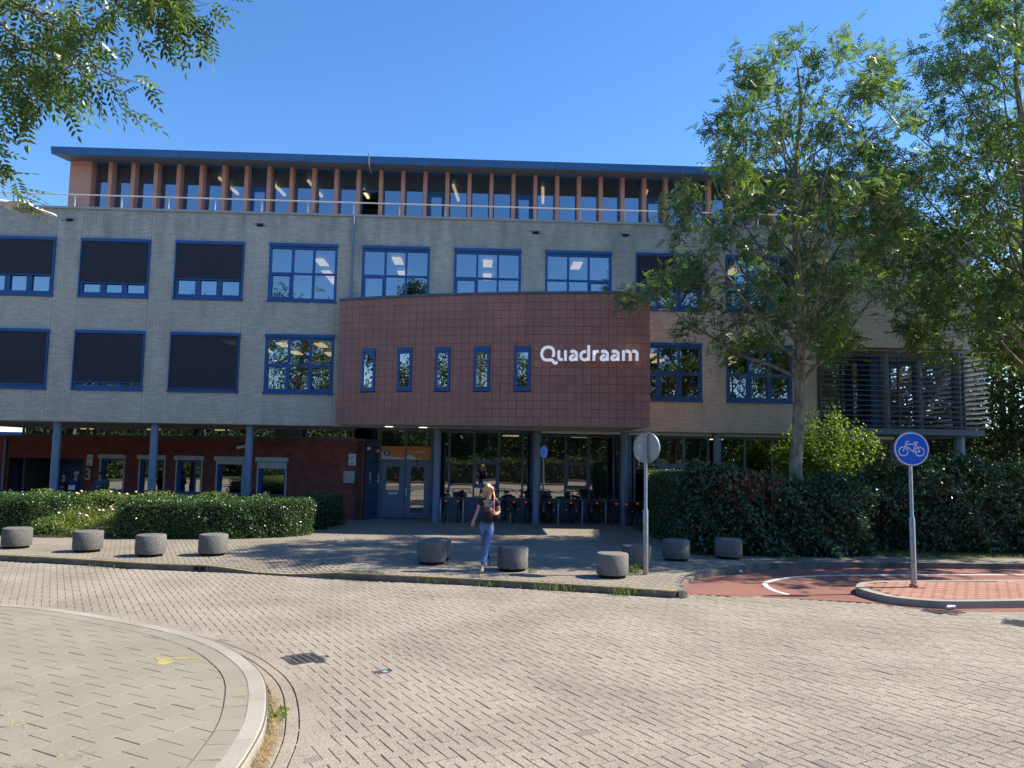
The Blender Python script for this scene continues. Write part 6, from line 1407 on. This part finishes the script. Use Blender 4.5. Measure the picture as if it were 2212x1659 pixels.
# ============================================================ PEOPLE
def skin_mesh(name, nodes, edges, m, root, subs=2, smooth=True):
    me = bpy.data.meshes.new(name); me.from_pydata([n[0] for n in nodes], edges, []); o = bpy.data.objects.new(name, me); col.objects.link(o)
    o.modifiers.new('skin', 'SKIN'); s = o.modifiers.new('sub', 'SUBSURF'); s.levels = subs; s.render_levels = subs
    if not me.skin_vertices:
        return None
    for i, n in enumerate(nodes):
        v = me.skin_vertices[0].data[i]; r = n[1]; v.radius = r if isinstance(r, tuple) else (r, r); v.use_root = (i == root); 
    bpy.context.view_layer.update(); dg = bpy.context.evaluated_depsgraph_get(); out = bpy.data.meshes.new_from_object(o.evaluated_get(dg)); col.objects.unlink(o); bpy.data.objects.remove(o)
    out.materials.clear(); out.materials.append(m); out.polygons.foreach_set('use_smooth', [True]*len(out.polygons)); out.name = name; return out
def person(origin, S, J, label, top_m, leg_m, hair_m, shoe_m, sleeves='short', print_=False, scale=1.0):
    """J joints in metres (x right, y depth, z up) relative to the feet; body is one skinned surface, clothes and hair on top"""
    t = thing('person', origin, label, 'person'); ox, oy, oz = origin
    P = {k: (ox+v[0]*scale, oy+v[1]*scale, oz+v[2]*scale) for k, v in J.items()}
    nodes = []; edges = []; ix = {}
    def nd(k, p, r, link_=None):
        ix[k] = len(nodes); nodes.append((tuple(p), tuple(q*scale for q in r) if isinstance(r, tuple) else r*scale))
        if link_ is not None: edges.append((ix[link_], ix[k]))
    L_ = lambda a, b, u: tuple(P[a][i]*(1-u)+P[b][i]*u for i in range(3))
    nd('pel', P['pelvis'], .085); nd('wai', P['waist'], .075, 'pel'); nd('che', P['chest'], .075, 'wai'); nd('nb', P['neck'], .046, 'che')
    nd('hd0', L_('neck', 'head', .38), .044, 'nb'); nd('hd1', L_('neck', 'head', .66), .060, 'hd0'); nd('hd2', P['head'], .086, 'hd1'); nd('hd3', P['crown'], .064, 'hd2')
    for s in 'LR':
        nd('sh'+s, P['sh'+s], .040, 'che'); nd('up'+s, L_('sh'+s, 'el'+s, .5), .041, 'sh'+s); nd('el'+s, P['el'+s], .036, 'up'+s); nd('fo'+s, L_('el'+s, 'wr'+s, .4), .037, 'el'+s); nd('wr'+s, P['wr'+s], .024, 'fo'+s)
        nd('pa'+s, P['pa'+s], (.030, .019), 'wr'+s)
        a = np.array(P['wr'+s]); b = np.array(P['pa'+s]); d = (b-a)/np.linalg.norm(b-a); sd_ = np.cross(d, (0, 1, 0)); sd_ = sd_/max(1e-6, np.linalg.norm(sd_)); cu = np.array(P['curl'+s])-np.array((ox, oy, oz)) if 'curl'+s in P else np.array((0, 0, 0))
        for f, (off, ln) in enumerate(((-.026, .062), (-.009, .072), (.009, .068), (.025, .054))):
            p1 = b+d*.030*scale+sd_*off*scale; p2 = p1+(d*ln*.5+cu*.02)*scale; p3 = p2+(d*ln*.45*(.7)+cu*.05)*scale; nd(f'f{f}a'+s, p1, .0095, 'pa'+s); nd(f'f{f}b'+s, p2, .0085, f'f{f}a'+s); nd(f'f{f}c'+s, p3, .007, f'f{f}b'+s)
        th = a+d*.03*scale-sd_*.030*scale; nd('ta'+s, th, .011, 'wr'+s); nd('tb'+s, th+(d*.035-sd_*.014+cu*.03)*scale, .0095, 'ta'+s)
        nd('hi'+s, P['hi'+s], .070, 'pel'); nd('th'+s, L_('hi'+s, 'kn'+s, .5), .060, 'hi'+s); nd('kn'+s, P['kn'+s], .052, 'th'+s); nd('ca'+s, L_('kn'+s, 'an'+s, .35), .052, 'kn'+s); nd('an'+s, P['an'+s], .033, 'ca'+s); nd('to'+s, P['to'+s], (.030, .026), 'an'+s)
    obj('body', skin_mesh('body', nodes, edges, M['skin'], 0), t)
    # trousers
    nodes2 = [(P['pelvis'], .128*scale), (L_('pelvis', 'waist', .65), .105*scale)]; ed = [(0, 1)]
    for s in 'LR':
        b0_ = len(nodes2); a_hi = L_('hi'+s, 'kn'+s, .04); nodes2 += [(a_hi, .098*scale), (L_('hi'+s, 'kn'+s, .45), .082*scale), (P['kn'+s], .061*scale), (L_('kn'+s, 'an'+s, .35), .060*scale), (L_('kn'+s, 'an'+s, 1.0), .047*scale)]; ed += [(0, b0_), (b0_, b0_+1), (b0_+1, b0_+2), (b0_+2, b0_+3), (b0_+3, b0_+4)]
    obj('trousers', skin_mesh('trousers', nodes2, ed, leg_m, 0), t)
    nodes3 = [(L_('pelvis', 'waist', .35), (.160*scale, .128*scale)), (P['waist'], (.140*scale, .115*scale)), (P['chest'], (.155*scale, .125*scale)), (L_('chest', 'neck', .80), .092*scale)]; ed = [(0, 1), (1, 2), (2, 3)]
    for s in 'LR':
        b0_ = len(nodes3); nodes3 += [(L_('chest', 'sh'+s, .75), .082*scale), (L_('sh'+s, 'el'+s, .22), .072*scale), (L_('sh'+s, 'el'+s, .62), .068*scale)]; ed += [(2, b0_), (b0_, b0_+1), (b0_+1, b0_+2)]
        if sleeves == 'long': nodes3 += [(P['el'+s], .052*scale), (L_('el'+s, 'wr'+s, .9), .040*scale)]; ed += [(b0_+2, b0_+3), (b0_+3, b0_+4)]
    obj('shirt', skin_mesh('shirt', nodes3, ed, top_m, 1), t)
    for s in 'LR':
        a, b = np.array(P['an'+s]), np.array(P['to'+s]); sh_ = [(tuple(a-(b-a)*.25+np.array((0, 0, -.035*scale))), .036*scale), (tuple(a+(b-a)*.35+np.array((0, 0, -.03*scale))), (.040*scale, .034*scale)), (tuple(b+np.array((0, 0, -.008*scale))), (.042*scale, .026*scale))]
        obj('shoe', skin_mesh('shoe', sh_, [(0, 1), (1, 2)], shoe_m, 1), t)
    return t, P, L_
W0 = (.17, 15.25, 0.0)
J = dict(pelvis=(-.03, 0, .90), waist=(-.01, .0, 1.06), chest=(0, -.01, 1.29), neck=(.0, -.005, 1.45), head=(.03, -.02, 1.58), crown=(.03, .0, 1.645),
         shL=(.145, .0, 1.395), elL=(.205, .02, 1.14), wrL=(.125, -.16, 1.09), paL=(.095, -.19, 1.13), curlL=(-.6, .3, .5),
         shR=(-.155, .01, 1.395), elR=(-.205, .05, 1.17), wrR=(-.275, -.02, 1.00), paR=(-.295, -.04, .935), curlR=(.1, -.25, 0),
         hiL=(.055, .0, .86), knL=(-.02, -.12, .49), anL=(-.105, -.30, .13), toL=(-.13, -.42, .055),
         hiR=(-.105, .0, .86), knR=(-.06, .08, .48), anR=(.02, .28, .20), toR=(.03, .18, .10))
wom, P, L_ = person(W0, 1, J, 'woman in black t-shirt and blue jeans walking across the plaza, looking to her left', M['shirt'], M['denim'], M['hair'], M['shoe'])
hx, hy, hz = P['head']
face = MB(); dv = Vector((.62, -.78, 0)).normalized(); sdv = Vector((.78, .62, 0))
H3 = Vector((hx, hy, hz))
face.sphere(tuple(H3+dv*.088+Vector((0, 0, -.018))), .015, 8, 1, 1, 1.4); face.build('nose', M['skin'], wom)
for s in (-1, 1):
    q = MB(); q.sphere(tuple(H3+dv*.078+sdv*.032*s+Vector((0, 0, .012))), .009, 8, 1, 1, .6); q.build('eye', M['navy'], wom)
    q = MB(); q.torus((0, 0, 0), .022, .0022, 'y', 16, 4); me = q.mesh('spectacle_rim', M['cast']); me.transform(Matrix.Translation(H3+dv*.090+sdv*.031*s+Vector((0, 0, .010))) @ Matrix.Rotation(atan2(dv.y, dv.x)+pi/2, 4, 'Z')); obj('spectacle_rim', me, wom)
q = MB(); q.sphere(tuple(H3+dv*.076+Vector((0, 0, -.052))), .017, 8, 1.0, .7, .3); q.build('mouth', M['redpaver'], wom)
q = MB(); q.sphere(tuple(H3-sdv*.078+Vector((0, 0, -.005))), .016, 8, .6, 1, 1.4); q.build('ear', M['skin'], wom)
# hair: cap behind the face and a long fall on the right shoulder side
bk_ = -dv
hn = [(tuple(H3+dv*.004+Vector((-.004, 0, .070))), .082), (tuple(H3+bk_*.034+Vector((-.018, 0, .038))), .094), (tuple(H3+bk_*.055+Vector((-.03, 0, .0))), (.075, .085)), (tuple(H3+bk_*.07+Vector((-.055, .0, -.075))), (.062, .070)), (tuple(H3+bk_*.06+Vector((-.095, .0, -.15))), (.052, .055)), (tuple(H3+bk_*.05+Vector((-.125, -.01, -.215))), (.036, .040)), ]
obj('hair', skin_mesh('hair', hn, [(0, 1), (1, 2), (2, 3), (3, 4), (4, 5)], M['hair'], 0), wom)
hb = [(tuple(H3+sdv*.070+bk_*.03+Vector((0, 0, .02))), .032), (tuple(H3+sdv*.075+bk_*.01+Vector((0, 0, -.07))), .026), (tuple(H3+Vector((.075, -.03, -.15))), .020), (tuple(H3+Vector((.080, -.05, -.20))), .010)]
obj('hair_lock', skin_mesh('hair_lock', hb, [(0, 1), (1, 2), (2, 3)], M['hair'], 0), wom)
for i in range(26):   # single strands break the outline
    a = rng.uniform(-.07, .05); q = MB(); s0 = H3+bk_*.07+Vector((a, 0, .02+rng.uniform(-.05, .06))); e0 = H3+Vector((-.19+rng.random()*.14, .03*rng.normal(), -.18-.08*rng.random())); q.tube([s0, (s0+e0)/2+Vector((-.045, -.02, .0)), e0], [.004, .005, .002], 4); q.build('hair_strand', M['hair'], wom)
# shirt print on the chest, strap and shoulder bag
cx_, cy_, cz_ = P['chest']
def front(u, z): 
    """a point a few mm in front of the shirt"""
    f = (z-P['waist'][2])/(cz_-P['waist'][2]); f = min(max(f, -.2), 1.3); rx_, ry_ = .150+.016*min(f, 1), .125+.014*min(f, 1); x = u/rx_; return (cx_-.01*(1-f)+u, cy_-ry_*sqrt(max(.04, 1-x*x))*1.03-.006, z)
def patch(u0, u1, z0, z1, m, name):
    q = MB(); n = 8; vs = [front(u0+(u1-u0)*i/n, z) for z in (z0, z1) for i in range(n+1)]; q.add(vs, [(i, i+1, n+2+i, n+1+i) for i in range(n)]); return q.build(name, m, wom)
dz = W0[2]
patch(-.095, .07, 1.245+dz, 1.325+dz, M['print1'], 'shirt_print'); patch(-.095, .07, 1.155+dz, 1.243+dz, M['print2'], 'shirt_print')
cu = text('NASHVILLE', .042, (0, 0, 0), (0, 0, 0), M['offwhite'], wom, 'shirt_lettering', .0005, .0012)
for v in cu.data.vertices:
    p = front(v.co.x-.012, 1.335+dz+v.co.y); v.co = (p[0], p[1]-.002, p[2])
q = MB(); q.tube([(P['shL'][0]-.035, P['shL'][1]+.02, P['shL'][2]+.055), (P['shL'][0]-.05, P['shL'][1]-.09, P['shL'][2]+.0), (P['shL'][0]-.055, P['shL'][1]-.14, P['shL'][2]-.12), (P['wrL'][0]-.03, P['wrL'][1]-.01, P['wrL'][2]+.06)], [.016, .019, .019, .016], 8); q.build('bag_strap', M['strap'], wom)
q = MB(); q.sphere((P['waist'][0]+.12, P['waist'][1]+.14, P['waist'][2]+.02), .15, 10, .8, .5, 1.0); q.build('shoulder_bag', M['shirt'], wom)
for (z, x) in ((.52, .0), (.50, .02), (.55, -.01), (.74, .035), (.60, .01)):
    q = MB(); kx = P['knL'][0]*(1-(z-.49)/.37)+P['hiL'][0]*(z-.49)/.37; ky = P['knL'][1]*(1-(z-.49)/.37)+P['hiL'][1]*(z-.49)/.37; rr_ = .062+.03*(z-.49)/.37
    q.tube([(kx+.022, ky-rr_*.93, z), (kx+.045, ky-rr_*.75, z+.004)], [.003, .002], 4); q.build('denim_tear', M['offwhite'], wom)
# pupils by the dark entrance
def JP(dx, turn=0, arm=0):
    return dict(pelvis=(0, 0, .88), waist=(0, 0, 1.02), chest=(0, 0, 1.26), neck=(0, 0, 1.42), head=(.01*dx, -.02, 1.555), crown=(.01*dx, 0, 1.62), shL=(.15, 0, 1.35), elL=(.21, .02, 1.10), wrL=(.17-.1*arm, -.14-.05*arm, .98+.14*arm), paL=(.14-.1*arm, -.18-.05*arm, .96+.16*arm),
                shR=(-.15, 0, 1.35), elR=(-.21, .02, 1.10), wrR=(-.2, -.04, .88), paR=(-.2, -.05, .82), hiL=(.08, 0, .84), knL=(.09, -.03, .46), anL=(.09, .0, .09), toL=(.10, -.13, .045), hiR=(-.08, 0, .84), knR=(-.09, -.03, .46), anR=(-.09, .0, .09), toR=(-.11, -.13, .045))
for (x, y, s_, lb, tm_, lm_, sl_n, a_) in ((-14.2, 27.0, .83, 'dimly seen pupil in dark clothes right of the first blue column', M['cloth_a'], M['cloth_a'], 'long', 1), (-13.65, 26.7, .88, 'pupil in navy hoodie holding a white sheet in the dark brick entrance', M['cloth_b'], M['cloth_a'], 'long', 1), (-12.95, 26.9, .86, 'pupil with grey-green sleeves standing below the number 3', M['cloth_c'], M['print1'], 'long', 1)):
    t, Pp, _l = person((x, y, 0), 1, JP(1, arm=a_), lb, tm_, lm_, M['darkhair'], M['black'], sl_n, scale=s_)
    h_ = Vector(Pp['head']); hn = [(tuple(h_+Vector((0, -.005, .082))), .088*s_), (tuple(h_+Vector((0, .03, .05))), .105*s_), (tuple(h_+Vector((0, .045, -.03))), .095*s_)]; obj('hair', skin_mesh('hair', hn, [(0, 1), (1, 2)], M['hair'] if s_ == .88 else M['darkhair'], 0), t)
    if s_ == .88: q = MB(); w__ = Pp['paL']; q.box(w__[0]-.14, w__[0]+.07, w__[1]-.03, w__[1]-.022, w__[2]-.12, w__[2]+.03); q.build('paper_sheet', M['white'], t)
    if s_ == .86: q = MB(); w__ = Pp['chest']; q.sphere((w__[0]+.12, w__[1]+.16, w__[2]-.05), .17, 10, .8, .7, 1.2); q.build('backpack', M['cloth_c'], t)
# sky band of trees far off keeps the horizon closed
